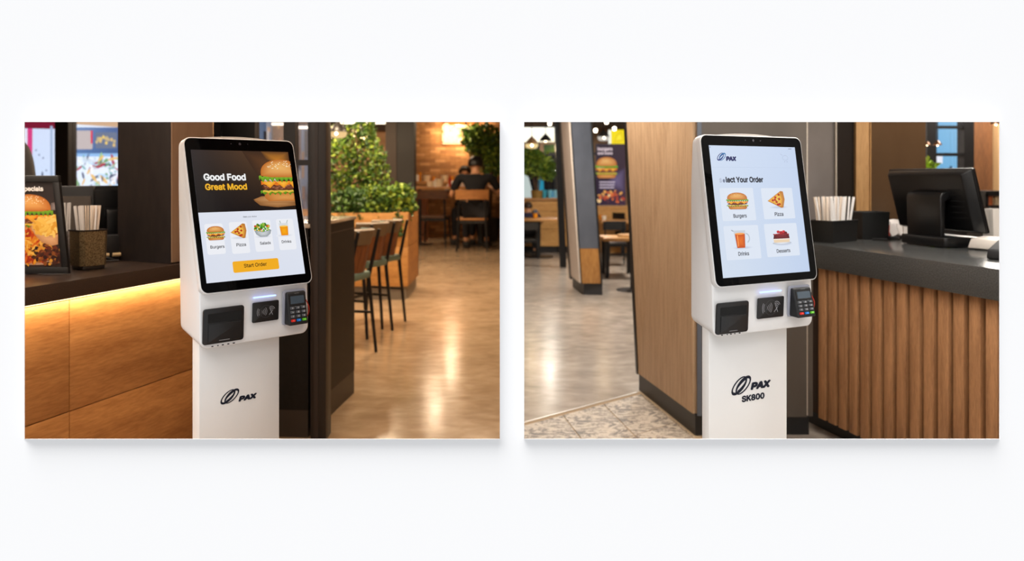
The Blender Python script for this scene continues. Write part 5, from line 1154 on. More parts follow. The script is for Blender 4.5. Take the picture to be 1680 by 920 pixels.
# cash-register screen seen from behind, printer box and its frame
def monitor(label, loc, rz, w_, h_, tilt, lift, dpt=.05, base=(.24, .22), neck=(.10,), name='register_monitor', off=0.):
    """back of the screen faces local -y"""
    T = thing(name, label, 'monitor', loc, rz); bl = M('register_black', (10, 10, 11), .36)
    m = MB(); m.rrect((Vector((0, 0, 0)), Vector((1, 0, 0)), Vector((0, 1, 0)), Vector((0, 0, 1))), -base[0] / 2, -base[1] / 2, base[0] / 2, base[1] / 2, .02, .004, .052); m.build('base', bl, T, bevel=.006)
    for sx in (-1, 1):
        for sy in (-1, 1): m = MB(); m.lathe([(.012, 0), (.012, .006)], (sx * base[0] * .4, sy * base[1] * .38, 0), n=10); m.build('foot', M('grey_rubber', (90, 90, 90), .7), T)
    m = MB(); nw_ = neck[0]; nh = lift + h_ * .62
    prof = [Vector((0, -base[1] * .32, .04)), Vector((0, -base[1] * .34, nh - .03)), Vector((0, -base[1] * .30, nh - .008)), Vector((0, -base[1] * .20, nh)), Vector((0, base[1] * .1, nh)), Vector((0, base[1] * .02, nh - .03)), Vector((0, -base[1] * .2, nh - .05)), Vector((0, -base[1] * .22, .04))]
    m.prism([p_ - Vector((nw_ - off * .45, 0, 0)) for p_ in prof], (nw_ * 2, 0, 0)); m.build('neck', bl, T, bevel=.006, seg=3)
    c_, s_ = math.cos(tilt), math.sin(tilt); V = Vector((0, -s_, c_)); N = Vector((0, -c_, -s_)); fr = (Vector((off, base[1] * .12 + h_ * .5 * s_, lift)), Vector((1, 0, 0)), V, N)
    m = MB(); m.rrect(fr, -w_ / 2, 0, w_ / 2, h_, .006, -dpt * .35, 0, n=3); m.build('screen_case', bl, T, bevel=.002)
    m = MB(); m.rrect(fr, -w_ / 2 + .003, .003, w_ / 2 - .003, h_ - .003, .006, 0, dpt * .8, n=3, taper=.11); bk = m.build('back_shell', bl, T, bevel=.004)
    m = MB(); m.rrect(fr, -w_ / 2 + .01, .01, w_ / 2 - .01, h_ - .01, .003, -dpt * .42, -dpt * .34, n=3); m.build('screen', M('dark_display', (10, 12, 16), .1), T)
    for k in range(6): m = MB(); m.rrect(fr, w_ * .26, h_ * (.25 + .09 * k), w_ * .40, h_ * (.265 + .09 * k), .001, dpt * .78, dpt * .815, n=2); m.build('vent_slot', M('slot_black'), bk)
    return T
p = G(176, 422, zc); mo = monitor('slim black register screen turned away, beside the dark pillar', (p.x - .02, p.y + .12, zc + .001), cang - .62, .36, .30, .10, .055, dpt=.03, base=(.20, .16), neck=(.05,))
p = G(128, 424, zc); T = thing('receipt_machine', 'black receipt machine with a grey face behind the straw caddy', 'printer', (p.x - .05, p.y + .06, zc + .001), .25)
hh = P(0, 306, p.y).z - zc; m = MB(); m.box((0, .06, hh / 2), (.17, .12, hh)); m.build('body', blackm, T, bevel=.004); m = MB(); m.box((.01, -.003, hh * .5), (.13, .008, hh * .72)); m.build('face_plate', M('warm_grey_metal', (96, 88, 82), .4, .5), T)
p = G(176, 428, zc); T = thing('cash_box', 'low black box with pale plugs between the straw caddy and the dark pillar', 'box', (p.x + .0, p.y - .02, zc + .001), cang - .6)
m = MB(); m.box((0, .05, .06), (.15, .09, .12)); m.build('body', blackp, T, bevel=.003)
for k, x in enumerate((-.02, .03)): m = MB(); m.tube([(x, -.01, .03), (x + .035, -.012, .03)], .009, 8); m.build('plug', M('beige_plug', (206, 176, 128), .5), T)
m = MB(); m.tube([(.0, -.012, .02), (.04, -.03, .006), (-.02, -.04, .006), (.05, -.045, .006)], .003, 6); m.build('cable', ebony2, T)

# ---- shopfronts across the way, behind dark mullions
Yw = 8.2
m = MB()
for x0, x1 in ((-160, -120), (97, 119)): m.box(((P(x0, 0, Yw).x + P(x1, 0, Yw).x) / 2, Yw, 1.37), (P(x1, 0, Yw).x - P(x0, 0, Yw).x, .16, 2.74))
zz0 = P(0, 313, Yw).z; m.box(((P(-160, 0, Yw).x + P(350, 0, Yw).x) / 2, Yw, zz0 / 2), (P(350, 0, Yw).x - P(-160, 0, Yw).x, .16, zz0)); wl = m.build('window_2', ebony2, None, kind='structure')
for x0, x1 in ((-120, 97), (119, 345)):
    m = MB(); m.box(((P(x0, 0, Yw).x + P(x1, 0, Yw).x) / 2, Yw, (zz0 + 2.74) / 2), (P(x1, 0, Yw).x - P(x0, 0, Yw).x, .01, 2.74 - zz0)); m.build('pane', glassy('clear_pane'), wl)
def shop1(A, w_, h_):
    A.grad(0, 0, w_, h_, (206, 224, 246), (220, 236, 252), (222, 234, 248), (212, 226, 246), 4)
    zt = h_ * .83; A.poly([(0, zt + h_ * .02), (w_, zt), (w_, h_), (0, h_)], (126, 26, 50)); A.rect(w_ * .50, h_ * .955, w_ * .66, h_ * .985, (226, 206, 190))
    A.poly([(w_ * .59, h_ * .3), (w_ * .65, h_ * .3), (w_ * .655, h_ * .84), (w_ * .59, h_ * .84)], (222, 70, 130)); A.rect(0, 0, w_ * .585, h_ * .83, (236, 236, 244))
    A.rect(w_ * .88, 0, w_ * .91, h_ * .87, (170, 190, 214)); A.rect(w_ * .94, 0, w_, h_ * .87, (180, 150, 190)); A.rect(w_ * .95, 0, w_, h_ * .2, (120, 40, 90))
    for x, y in ((.74, .5), (.79, .46), (.83, .3), (.7, .56)): A.ell(w_ * x, h_ * y, w_ * .012, h_ * .012, (120, 130, 160), n=8)
    A.ell(w_ * .78, h_ * .24, w_ * .012, h_ * .05, (70, 80, 110), n=10)
lightbox('shopfront', -30, 190, 99, 318, 9.6, shop1, 'bright pale blue shopfront with a dark red fascia across the way', 'shopfront', 1.7)
def shop2(A, w_, h_):
    R = random.Random(17)
    A.rect(0, 0, w_, h_, (232, 242, 250)); A.poly([(0, h_ * .86), (w_, h_ * .82), (w_, h_), (0, h_)], (206, 170, 132))
    A.grad(0, h_ * .50, w_, h_ * .82, (92, 126, 168), (74, 96, 138), (84, 104, 146), (120, 146, 182), 4)
    A.rr(w_ * .02, h_ * .55, w_ * .44, h_ * .78, .02, (196, 184, 176)); A.rect(w_ * .40, h_ * .62, w_ * .44, h_ * .78, (220, 60, 80))
    A.rr(w_ * .50, h_ * .56, w_ * .96, h_ * .76, .02, (112, 122, 140))
    for k in range(16): x, y = w_ * R.uniform(.5, .93), h_ * R.uniform(.60, .70); A.ell(x, y, w_ * .03, h_ * .022, R.choice([(236, 204, 110), (222, 190, 120), (200, 180, 130)]), n=9)
    A.rect(w_ * 0, h_ * .46, w_, h_ * .50, (150, 190, 226))
    for k in range(90):
        x, y = w_ * R.random(), h_ * R.uniform(.02, .44); c_ = R.choice([(126, 170, 120), (160, 200, 140), (236, 240, 244), (176, 70, 86), (90, 96, 116), (236, 196, 120), (190, 220, 240), (140, 186, 180), (250, 250, 250), (206, 220, 226)])
        A.ell(x, y, w_ * R.uniform(.012, .04), h_ * R.uniform(.03, .09), c_, rot=R.uniform(0, 3), n=9)
    A.rect(0, 0, w_, h_ * .05, (206, 224, 236))
lightbox('shopfront', 119, 185, 196, 318, 9.4, shop2, 'bright colourful shopfront glimpsed between the black mullion and the dark pillar', 'shopfront', 1.9)
m = MB(); m.box((-5.9, 10.2, 1.37), (4.1, .1, 2.74)); struct('wall_back', m, M('lamp_lit_plaster'))

# ---- attendant behind the counter: only a dark sleeve reaches the frame
ST = dict(pelvis=(0, 0, .95), chest=(0, .02, 1.28), neck=(0, .02, 1.47), head=(0, .05, 1.62), face=(0, 1, -.1), sh_l=(-.18, 0, 1.40), sh_r=(.18, 0, 1.40), el_l=(-.27, -.04, 1.10), el_r=(.27, -.04, 1.10), wr_l=(-.22, .2, 1.02), wr_r=(.22, .2, 1.02), ha_l=(-.18, .28, 1.03), ha_r=(.18, .28, 1.03),
    hip_l=(-.10, 0, .92), hip_r=(.10, 0, .92), kn_l=(-.11, .03, .5), kn_r=(.11, .03, .5), an_l=(-.11, -.02, .08), an_r=(.11, -.02, .08), to_l=(-.12, .12, .045), to_r=(.12, .12, .045))
pp = Vector((-3.515, 5.3, 0))
person('attendant behind the counter, only a black jacket sleeve in view above the poster', (pp.x, 5.3, 0), 0, 1.157, ST, M('black_jacket', (30, 26, 25), .7, noise=(12, (44, 38, 36), (1, 1, 1))), trous, hairm, sleeve='long')
# ================================================================== COOLER CAFE (second opening)
fin_oak = wood('fin_oak_veneer', (166, 134, 102), (208, 176, 140), 'z', 9, .5, 16, fine=1.6)
slat_oak = wood('slat_oak', (138, 96, 62), (188, 138, 94), 'z', 8, .5, 12)
black_prof = M('black_profile', (14, 14, 15), .35)
stone_grey = M('flecked_grey_stone', (52, 53, 53), .22, noise=(190, (84, 84, 82), (1, 1, 1)), spec=.5)
taupe = M('taupe_metal_panel', (92, 83, 74), .42, noise=(5, (80, 72, 64), (1, 1, .4)))

# ---- oak-veneered fin wall with black edge and plinth; its free edge is not quite plumb
f0, f1 = G(1047, 640), G(1145, 720); fd = (f1 - f0).normalized(); fn = Vector((fd.y, -fd.x, 0)); fn = fn if fn.x < 0 else -fn
fL = (f1 - f0).length - .07; zb0 = .115; zt_f = 2.74
topx = P(1025, 200, f0.y); lean = Vector((topx.x - f0.x, 0, 0)); lean = fd * (lean.dot(fd)) / 1.0
k_ = (zt_f - 0) / (topx.z)
leanv = Vector((P(1026, 200, f0.y).x - P(1046, 616, f0.y).x, 0, 0)) * (zt_f / (topx.z - .12))
def along(t, z, o=0.): return f0 + fd * t + Vector((0, 0, z)) - fn * o
def pt(t, z, o=0.): return along(t, z, o) + leanv * (z / zt_f) * (1 - t / fL)
m = MB(); m.hexa([pt(.01, zb0, 0), pt(fL, zb0, 0), pt(fL, zb0, .14), pt(.01, zb0, .14)], [pt(.01, zt_f, 0), pt(fL, zt_f, 0), pt(fL, zt_f, .14), pt(.01, zt_f, .14)])
fw_ = struct('wall_fin', m, fin_oak)
m = MB(); m.hexa([pt(-.012, .11, -.006), pt(.022, .11, -.006), pt(.022, .11, .15), pt(-.012, .11, .15)], [pt(-.012, zt_f, -.006), pt(.022, zt_f, -.006), pt(.022, zt_f, .15), pt(-.012, zt_f, .15)]); m.build('edge_profile', black_prof, fw_, label='black metal edge profile')
m = MB(); m.hexa([along(0, .001, .006), along(fL + .02, .001, .006), along(fL + .02, .001, .13), along(0, .001, .13)], [along(0, zb0, .006), along(fL + .02, zb0, .006), along(fL + .02, zb0, .13), along(0, zb0, .13)]); struct('baseboard_left', m, M('black_plinth', (24, 24, 25), .35))

# ---- taupe panel wall behind the kiosk
Yt = 4.27; xt0, xt1 = P(1144, 0, Yt).x, P(1325, 0, Yt).x
m = MB(); m.box(((xt0 + xt1) / 2 + .006, Yt + .06, (.10 + 2.74) / 2), (xt1 - xt0, .08, 2.64)); tw_o = struct('wall_panel', m, taupe)
m = MB(); m.box((P(1148, 0, Yt).x, Yt + .012, 1.42), (P(1151.5, 0, Yt).x - P(1144.5, 0, Yt).x, .012, 2.62)); m.build('metal_strip', M('blue_grey_metal', (92, 98, 108), .35, .3), tw_o)
m = MB(); m.box((P(1325.5, 0, Yt).x + .003, Yt + .06, 1.42), (.006, .085, 2.62)); m.build('edge_strip', M('pale_edge', (196, 184, 168), .35, .4), tw_o)
m = MB(); m.box(((xt1 + P(1336, 0, Yt).x) / 2, Yt + .06, .56), (P(1336, 0, Yt).x - xt1 - .001, .08, .91)); m.build('panel', taupe, tw_o)
m = MB(); m.box(((xt0 + xt1) / 2 + .02, Yt + .05, .0495), (xt1 - xt0 + .0, .03, .099)); struct('baseboard_right', m, M('black_plinth'))

# ---- service counter with vertical oak slats under a flecked stone slab
zh = 1.0365
a0_, a1_ = G(1337, 401, zh), G(1640, 442, zh); dn = (a1_ - a0_).normalized(); ang = math.atan2(dn.y, dn.x)     # runs from far to near
o_ = a0_ - dn * .34; Ls = (a1_ - o_).length + .85
T = thing('slatted_counter', 'long counter faced with vertical oak slats under a thick flecked grey stone top', 'counter', (o_.x, o_.y, 0), ang)
# local x runs towards the viewer, local +y is the staff side
m = MB(); m.box((Ls / 2, .39, zh - .0625), (Ls, .78, .125)); m.build('worktop', stone_grey, T, bevel=.002)
m = MB(); m.box((Ls / 2, .41, .50), (Ls - .02, .68, .80)); m.build('carcass', M('dark_oak_backing', (64, 42, 26), .7), T)
m = MB(); m.box((Ls / 2, .43, .05), (Ls - .04, .60, .098)); m.build('plinth', M('black_plinth'), T)
sp_ = .0845; x = .34 + .006; slx = []
x -= .016
while x < Ls - .06: slx.append(x); x += sp_
src = None
for x in slx:
    if src is None: m = MB(); m.box((0, 0, 0), (.058, .040, zh - .125 - .102)); src = m.build('slat', slat_oak, T, bevel=.0015); o = src
    else: o = src.copy(); col.objects.link(o); o.parent = T
    o.location = (x + .029, .048, .102 + (zh - .227) / 2)
m = MB(); m.box((.34 + .15, .0655, .5), (.30, .003, .78));
# ---- black straw box, its neighbour, sachets
def rect_box(label, c, near, right, h_, T=None, group=None):
    pass
bc, br_, bl_ = G(1366.5, 399, zh), G(1407.6, 395, zh), G(1335, 396, zh)
u = (br_ - bc); ua = math.atan2(u.y, u.x); bw_ = u.length; bd_ = .15
ctr = bc + Vector((math.cos(ua), math.sin(ua), 0)) * bw_ / 2 + Vector((-math.sin(ua), math.cos(ua), 0)) * bd_ / 2
T = thing('straw_box', 'open black box packed with white paper straws on the slatted counter', 'holder', tuple(ctr + Vector((0, 0, .001))), ua)
boxm = M('black_leatherette', (15, 15, 15), .45, noise=(300, (24, 24, 23), (1, 1, 1)), bump=.1)
straw_box(T, bw_, bd_, .118, boxm, M('box_rim', (34, 33, 33), .35), taper=.04)
R = random.Random(9); Rz = Matrix.Rotation(ua, 3, 'Z'); ps = []
for i in range(13):
    for j in range(4): ps.append(((-.5 + (i + .5) / 13) * bw_ * .74 + R.uniform(-.004, .004), (-.5 + (j + .5) / 4) * bd_ * .72 + R.uniform(-.006, .006)))
straws.src = []
straws(len(ps), lambda i: ctr + Rz @ Vector((ps[i][0], ps[i][1], .03)), lambda i: ctr + Rz @ Vector((ps[i][0] * 1.36 + R.uniform(-.008, .008), ps[i][1] * 1.2 + R.uniform(-.008, .008), .24)), .222, .0058, 'paper straws in the black box', 'white paper straw packed in the black box on the slatted counter', R)
c2 = G(1414, 393, zh); T = thing('napkin_box', 'empty deep black box beside the packed straw box', 'box', (c2.x + .085, c2.y + .10, zh + .001), .12); straw_box(T, .17, .15, .155, boxm, M('box_rim'), taper=.06)
T = thing('sachet_tray', 'clear tray of white and red sachets between the black box and the register', 'tray', (P(1458, 0, 4.75).x, 4.72, zh + .001), .2)
m = MB(); m.box((0, 0, .008), (.22, .16, .012)); m.build('tray', blackp, T, bevel=.003)
R = random.Random(12)
for k in range(12):
    m = MB(); m.box((0, 0, 0), (.05, .007, .065)); o = m.build('sachet', [M('sachet_white', (222, 214, 208), .5), M('sachet_grey', (150, 146, 146), .5), M('sachet_red', (176, 70, 60), .5)][0 if k % 4 else (1 if k % 8 else 2)], T); o.location = (-.07 + (k % 4) * .045, -.05 + (k // 4) * .045, .05 + .012 * (k // 4)); o.rotation_euler = (R.uniform(-.4, .2), R.uniform(-.4, .4), R.uniform(-.6, .6))
p = G(1455, 394.5, zh); T = thing('cable_coil', 'flat black cable trailing behind the register base', 'cable', (p.x, p.y, zh + .001)); m = MB(); m.tube([(-.06, .05, .006), (0, 0, .006), (.08, .03, .006), (.12, .1, .006), (.0, .13, .006)], .005, 6); m.build('cable', ebony2, T, smooth=True)

# ---- register, back towards us
cB = G(1550, 407.7, zh); dB = (G(1475, 398.5, zh) - cB); bang = math.atan2(-dB.y, -dB.x)      # local x along the counter, towards the viewer
bw2, bd2 = dB.length * .98, .235
cen = cB + Vector((-math.cos(bang), -math.sin(bang), 0)) * bw2 / 2 + Vector((-math.sin(bang), math.cos(bang), 0)) * bd2 / 2
monitor('large black register screen on a wide flat base, its back to the aisle', (cen.x, cen.y, zh + .001), bang, .64, .34, .26, .075, dpt=.05, base=(bw2, bd2), neck=(.13,), off=-.085)

# ---- right end of the counter: paper stack, terminal, juice
p = G(1608, 412, zh); T = thing('ticket_printer', 'small white ticket printer at the edge of the opening', 'printer', (p.x + .09, p.y + .05, zh + .001), bang + .25); m = MB(); m.hexa([(-.09, -.06, .006), (.09, -.06, .006), (.09, .06, .006), (-.09, .06, .006)], [(-.078, -.05, .055), (.078, -.05, .055), (.078, .05, .065), (-.078, .05, .065)]); m.build('body', M('ivory_plastic', (216, 208, 198), .45), T, bevel=.006)
m = MB(); m.box((0, 0, .003), (.12, .09, .006)); m.build('foot', blackp, T)
p = G(1632, 427, zh); T = thing('card_terminal', 'black card terminal cut off by the edge of the opening', 'terminal', (p.x + .085, p.y + .06, zh + .001), bang + .5); m = MB(); m.hexa([(-.05, -.09, .0), (.05, -.09, .0), (.05, .09, .0), (-.05, .09, .0)], [(-.045, -.085, .045), (.045, -.085, .045), (.045, .085, .095), (-.045, .085, .095)]); m.build('body', blackm, T, bevel=.01, seg=3)
m = MB(); m.hexa([(-.03, .02, .078), (.03, .02, .078), (.03, .07, .088), (-.03, .07, .088)], [(-.03, .02, .081), (.03, .02, .081), (.03, .07, .093), (-.03, .07, .093)]); m.build('screen', M('warm_lcd', (190, 130, 90), .3), T)
p = P(1634, 394, 4.3); T = thing('paper_stack', 'tall stack of white paper bags beside the ticket printer', 'paper', (p.x + .03, 4.3, zh + .001), .2)
for k in range(4): m = MB(); m.box((0, 0, 0), (.12, .018, .185)); o = m.build('bag', M('white_paper', (226, 218, 208), .8), T); o.location = (.004 * k, .024 * k, .095); o.rotation_euler = (-.04, 0, .02 * k)
p = P(1625, 0, 4.75); T = thing('juice_glass', 'glass of orange juice behind the white paper bags', 'glass', (p.x, 4.75, zh + .001)); m = MB(); m.lathe([(.026, .004), (.032, .15)], n=16); m.build('juice', M('orange_juice', (244, 160, 30), .3, emit=.0), T, smooth=True); m = MB(); m.lathe([(.029, 0), (.036, .18), (.034, .18), (.027, .004)], n=16); m.build('tumbler', glassy('tumbler_plastic'), T, smooth=True)
m = MB(); m.box((0, 0, 0), (.002, .002, .002))

# ---- panelled back wall beyond the counter
Yp = 5.05
def X5(px): return P(px, 0, Yp).x
def panel(px0, px1, mat_, nm='wall_panel', dy=0., d=.05):
    m = MB(); m.box(((X5(px0) + X5(px1)) / 2, Yp + d / 2 + dy, 1.372), (X5(px1) - X5(px0) - .002, d, 2.74)); return struct(nm, m, mat_)
panel(1300, 1369, M('smoked_glass_grey', (128, 120, 116), .12, spec=.7, noise=(2.2, (104, 98, 92), (1, 1, .6))))
m = MB(); m.box((X5(1370), Yp - .005, 1.372), (.008, .03, 2.74)); struct('trim_5', m, M('pale_edge'))
panel(1371, 1401, M('black_gloss_panel', (34, 29, 26), .18))
panel(1401, 1423, wood('pale_upright', (150, 108, 62), (184, 142, 92), 'z', 5, .5, 10), d=.08, dy=-.03)
m = MB(); m.box((X5(1424), Yp - .034, 1.372), (.006, .01, 2.74)); struct('trim_6', m, M('gold_edge', (206, 160, 104), .3, .5))
panel(1425, 1519, M('bronze_mirror_panel', (88, 66, 46), .16, spec=.6, noise=(2., (72, 52, 34), (1, 1, .5))))
# far window, timber wall and pale post
Yr = 8.6
def XR(px): return P(px, 0, Yr).x
m = MB(); zr = P(0, 312, Yr).z
for a_, b_ in ((1516, 1531), (1576, 1592), (1480, 1500)): m.box(((XR(a_) + XR(b_)) / 2, Yr, 1.372), (XR(b_) - XR(a_), .14, 2.74))
zA_, zB_ = P(0, 256, Yr).z, P(0, 251, Yr).z; m.box(((XR(1531) + XR(1576)) / 2, Yr, (zA_ + zB_) / 2), (XR(1576) - XR(1531), .1, zB_ - zA_))
zA_, zB_ = P(0, 211, Yr).z, P(0, 206.5, Yr).z; m.box(((XR(1531) + XR(1576)) / 2, Yr, (zA_ + zB_) / 2), (XR(1576) - XR(1531), .1, zB_ - zA_))
m.box(((XR(1531) + XR(1576)) / 2, Yr, zr / 2), (XR(1576) - XR(1531), .12, zr)); w3 = struct('window_3', m, ebony2)
m = MB(); m.box(((XR(1531) + XR(1576)) / 2, Yr + .03, (zr + 2.74) / 2), (XR(1576) - XR(1531), .008, 2.74 - zr)); m.build('pane', glassy('clear_pane'), w3)
def sky_view(A, w_, h_):
    R = random.Random(31); A.grad(0, 0, w_, h_, (96, 168, 208), (120, 186, 220), (168, 214, 238), (140, 200, 234), 5); A.rect(w_ * .1, 0, w_ * .22, h_ * .38, (236, 246, 250))
    A.rect(w_ * .26, h_ * .40, w_ * .42, h_ * .5, (246, 250, 252))
    for k in range(40): x, y = w_ * R.uniform(.3, 1.), h_ * R.uniform(0, .36); A.ell(x, y, w_ * R.uniform(.01, .035), h_ * R.uniform(.015, .05), R.choice([(50, 60, 84), (90, 130, 150), (40, 50, 62), (130, 190, 214), (110, 84, 96)]), n=9)
    for x in (.55, .62, .8): A.rect(w_ * x, h_ * .3, w_ * (x + .006), h_ * .8, (120, 170, 196))
lightbox('street_view', 1506, 190, 1600, 320, 10.2, sky_view, 'teal daylight view of the street through the far window', 'view', 1.6)
m = MB(); m.box(((XR(1592) + XR(1626)) / 2, Yr + .02, 1.372), (XR(1626) - XR(1592), .1, 2.74)); struct('wall_timber', m, wood('timber_wall', (88, 54, 30), (120, 78, 44), 'z', 4, .55, 6))
m = MB(); m.box(((XR(1627) + XR(1636)) / 2, Yr - .06, 1.372), (XR(1636) - XR(1627), .12, 2.74)); struct('wall_post', m, M('pale_post', (196, 162, 118), .6))
m = MB(); m.box(((XR(1637) + XR(1760)) / 2, Yr + .6, 1.372), (XR(1760) - XR(1637), .1, 2.74)); struct('wall_timber', m, M('warm_beige_wall'))
pendant('small bronze pendant lamp hanging before the teal window', 1538, 238, 7.9, .042, 12., M('bronze_shade', (92, 62, 40), .35, .6), glass=False, power=3)
pendant('glowing pendant bulb at the top corner by the pale post', 1634, 204, 7.2, .05, 14., M('bronze_shade'), glass=False, power=6)
pendant('half-hidden pendant lamp at the edge of the bronze panel', 1521, 238, 8.0, .035, 10., M('bronze_shade'), glass=False)
shelf_z = P(0, 340, 7.6).z
T = thing('display_shelf', 'dark open shelf unit with small goods behind the register', 'shelf', (P(1655, 0, 7.6).x, 7.6, 0)); 
for z in (P(0, 317, 7.6).z, shelf_z, P(0, 375, 7.6).z): m = MB(); m.box((0, 0, z), (.62, .3, .05)); m.build('shelf_board', ebony2, T)
for s in (-1, 1): m = MB(); m.box((s * .3, 0, P(0, 317, 7.6).z / 2), (.03, .3, P(0, 317, 7.6).z)); m.build('upright', ebony2, T)
R = random.Random(14)
for k in range(7):
    c_ = [(214, 110, 60), (230, 200, 160), (190, 80, 50), (236, 220, 200), (120, 70, 40), (226, 150, 60), (200, 190, 180)][k]; lab = ['orange', 'cream', 'red', 'white', 'brown', 'amber', 'grey'][k]
    m = MB(); m.lathe([(.03, 0), (.033, .10), (.02, .115)], n=10); solo('jar', m, M('jar_%s' % lab, c_, .5), 'small %s jar on the dark open shelf' % lab, 'jar', 'jars on the dark shelf', loc=(P(1655, 0, 7.6).x - .24 + .08 * k, 7.52, shelf_z + .026), smooth=True)
# plant at the edge of the bronze panel
R = random.Random(23); p = P(1521, 0, 6.9); T = thing('leafy_plant', 'bright green plant peeking past the bronze panel below the window', 'plant', (p.x, 6.9, 0)); zz = P(0, 272, 6.9).z
m = MB(); m.lathe([(.12, 0), (.16, .42), (.14, .42), (.12, .36)], n=16); m.build('pot', M('dark_pot'), T, smooth=True); m = MB(); m.tube([(0, 0, .36), (.02, 0, 1.0), (0, 0, zz)], [.02, .015, .006], 6); m.build('stem', bark, T)
foliage('foliage', 120, blobfn([(.0, 0, zz - .04, .09, .1, .13, 1), (.02, 0, zz - .35, .14, .14, .2, 1)]), .085, [lf_bright, leafm('leaf_lime', (150, 186, 40), (190, 210, 70))], T, R)

# ---- square column with white and mirrored faces; leaning a touch like the fin wall's edge
Yc = G(970, 484).y
def CP(px, py, Y): return P(px, py, Y)
ztop = 2.745
def lean_quad(x0b, x1b, y0, y1, dx, z0, z1, m, zr=2.0):
    f = lambda x, y, z: Vector((x + dx * (z / zr), y, z)); m.hexa([f(x0b, y0[0], z0), f(x1b, y0[1], z0), f(x1b, y1[1], z0), f(x0b, y1[0], z0)], [f(x0b, y0[0], z1), f(x1b, y0[1], z1), f(x1b, y1[1], z1), f(x0b, y1[0], z1)]); return m
# corner edge between faces: px 952 at the foot; right face runs to px 989, left face recedes to px 937
E0 = G(955, 484); E1 = G(989, 484); E2 = G(938, 470); 
pxt = lambda px_t, px_b, Y: (P(px_t, 0, Y).x - P(px_b, 0, Y).x)
dxl = pxt(934.5, 952, E0.y); dxl *= 1.0 / (P(0, 200, E0.y).z - .13) * 2.0 / 1.0
Tcol = MB(); wdp = .36
up1, up2 = (E1 - E0), (E2 - E0)
F3 = lambda a, b, z, o=0.: E0 + up1 * a + up2 * b + Vector((dxl * z / 2.0, 0, z))
m = MB(); m.hexa([F3(0.02, .02, .13), F3(.98, .02, .13), F3(.98, .98, .13), F3(.02, .98, .13)], [F3(0.02, .02, ztop), F3(.98, .02, ztop), F3(.98, .98, ztop), F3(.02, .98, ztop)]); cc_ = struct('wall_column', m, M('column_core', (60, 58, 56), .6))
n1 = Vector((up1.y, -up1.x, 0)).normalized() * .012; n2 = -Vector((up2.y, -up2.x, 0)).normalized() * -.012
n2 = Vector((up2.y, -up2.x, 0)).normalized(); n2 = (n2 if n2.dot(up1) < 0 else -n2) * .012
def face(a0, a1, z0, z1, nn, which, mat_, nm):
    m = MB(); g = (lambda a, z, o: (F3(a, 0, z) if which == 1 else F3(0, a, z)) + nn * o)
    m.hexa([g(a0, z0, 1), g(a1, z0, 1), g(a1, z0, 0), g(a0, z0, 0)], [g(a0, z1, 1), g(a1, z1, 1), g(a1, z1, 0), g(a0, z1, 0)]); return m.build(nm, mat_, cc_)
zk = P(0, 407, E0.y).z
face(.03, .93, zk, ztop, n1, 1, M('smoky_glass', (104, 108, 118), .06, spec=.8, noise=(1.6, (70, 74, 82), (1, 1, .5))), 'mirror_panel')
face(.03, .93, .14, zk - .004, n1, 1, wood('amber_reflection', (136, 92, 48), (176, 126, 70), 'z', 4, .2, 5), 'reflection_panel')  # orange-brown reflection in the mirrored face, put in as a wood-coloured slab
face(.93, 1.02, .13, ztop, n1 * 1.6, 1, black_prof, 'edge_profile'); face(-.03, .03, .13, ztop, n1 * 1.6, 1, black_prof, 'edge_profile')
face(.06, .90, .14, ztop, n2, 2, M('cream_laminate', (236, 220, 204), .5), 'cream_panel'); face(.90, 1.04, .10, ztop, n2 * 1.8, 2, black_prof, 'edge_profile')
m = MB(); m.hexa([E0 + up1 * .1 + up2 * .05, E1 - up1 * .02, E0 + up1 + up2 * .95, E2 + up1 * .05], [p_ + Vector((0, 0, .13)) for p_ in (E0 + up1 * .1 + up2 * .05, E1 - up1 * .02, E0 + up1 + up2 * .95, E2 + up1 * .05)]); m.build('plinth', M('grey_black_plinth', (40, 40, 42), .4), cc_)
# thick black frame post just beyond, towards the far dining area
Yq = 12.2; m = MB(); xq = P(929, 470, Yq).x; dq = P(914, 0, Yq).x - P(931, 0, Yq).x; zq = P(0, 200, Yq).z
lean_quad(P(919, 0, Yq).x - P(0,0,Yq).x * 0, P(929.5, 0, Yq).x, (Yq, Yq), (Yq + .1, Yq + .1), dq * .55, .0, 2.74, m, zq); struct('wall_post', m, black_prof)

# ---- far dining area
Yb = 14.6
booth = wood('booth_oak', (186, 134, 70), (222, 172, 104), 'x', 4, .5, 6)
zl_ = P(0, 325, Yb).z; bx0, bx1 = .05, P(975, 0, Yb).x
T = thing('booth_partition', 'low honey-oak booth partition carrying the potted tree', 'partition', ((bx0 + bx1) / 2, Yb + .15, 0)); hw = (bx1 - bx0) / 2
zz_ = [0.0, .12, .44, .76, zl_ - .05]
for z0, z1 in zip(zz_[1:], zz_[2:]): m = MB(); m.box((0, 0, (z0 + z1) / 2), (hw * 2, .3, z1 - z0 - .006)); m.build('board', booth, T)
m = MB(); m.box((0, .02, .06), (hw * 2 - .04, .26, .12)); m.build('plinth', ebony2, T); m = MB(); m.box((0, 0, zl_ - .022), (hw * 2 + .02, .36, .045)); m.build('ledge', wood('ledge_oak', (160, 112, 62), (196, 146, 90), 'x', 4, .5, 6), T)
zp = P(0, 338, Yb).z; px0_, px1_ = P(975, 0, Yb).x + .01, P(1080, 0, Yb).x
m = MB(); m.box(((px0_ + px1_) / 2, Yb + .16, zp / 2), (px1_ - px0_, .3, zp)); struct('wall_booth', m, booth)
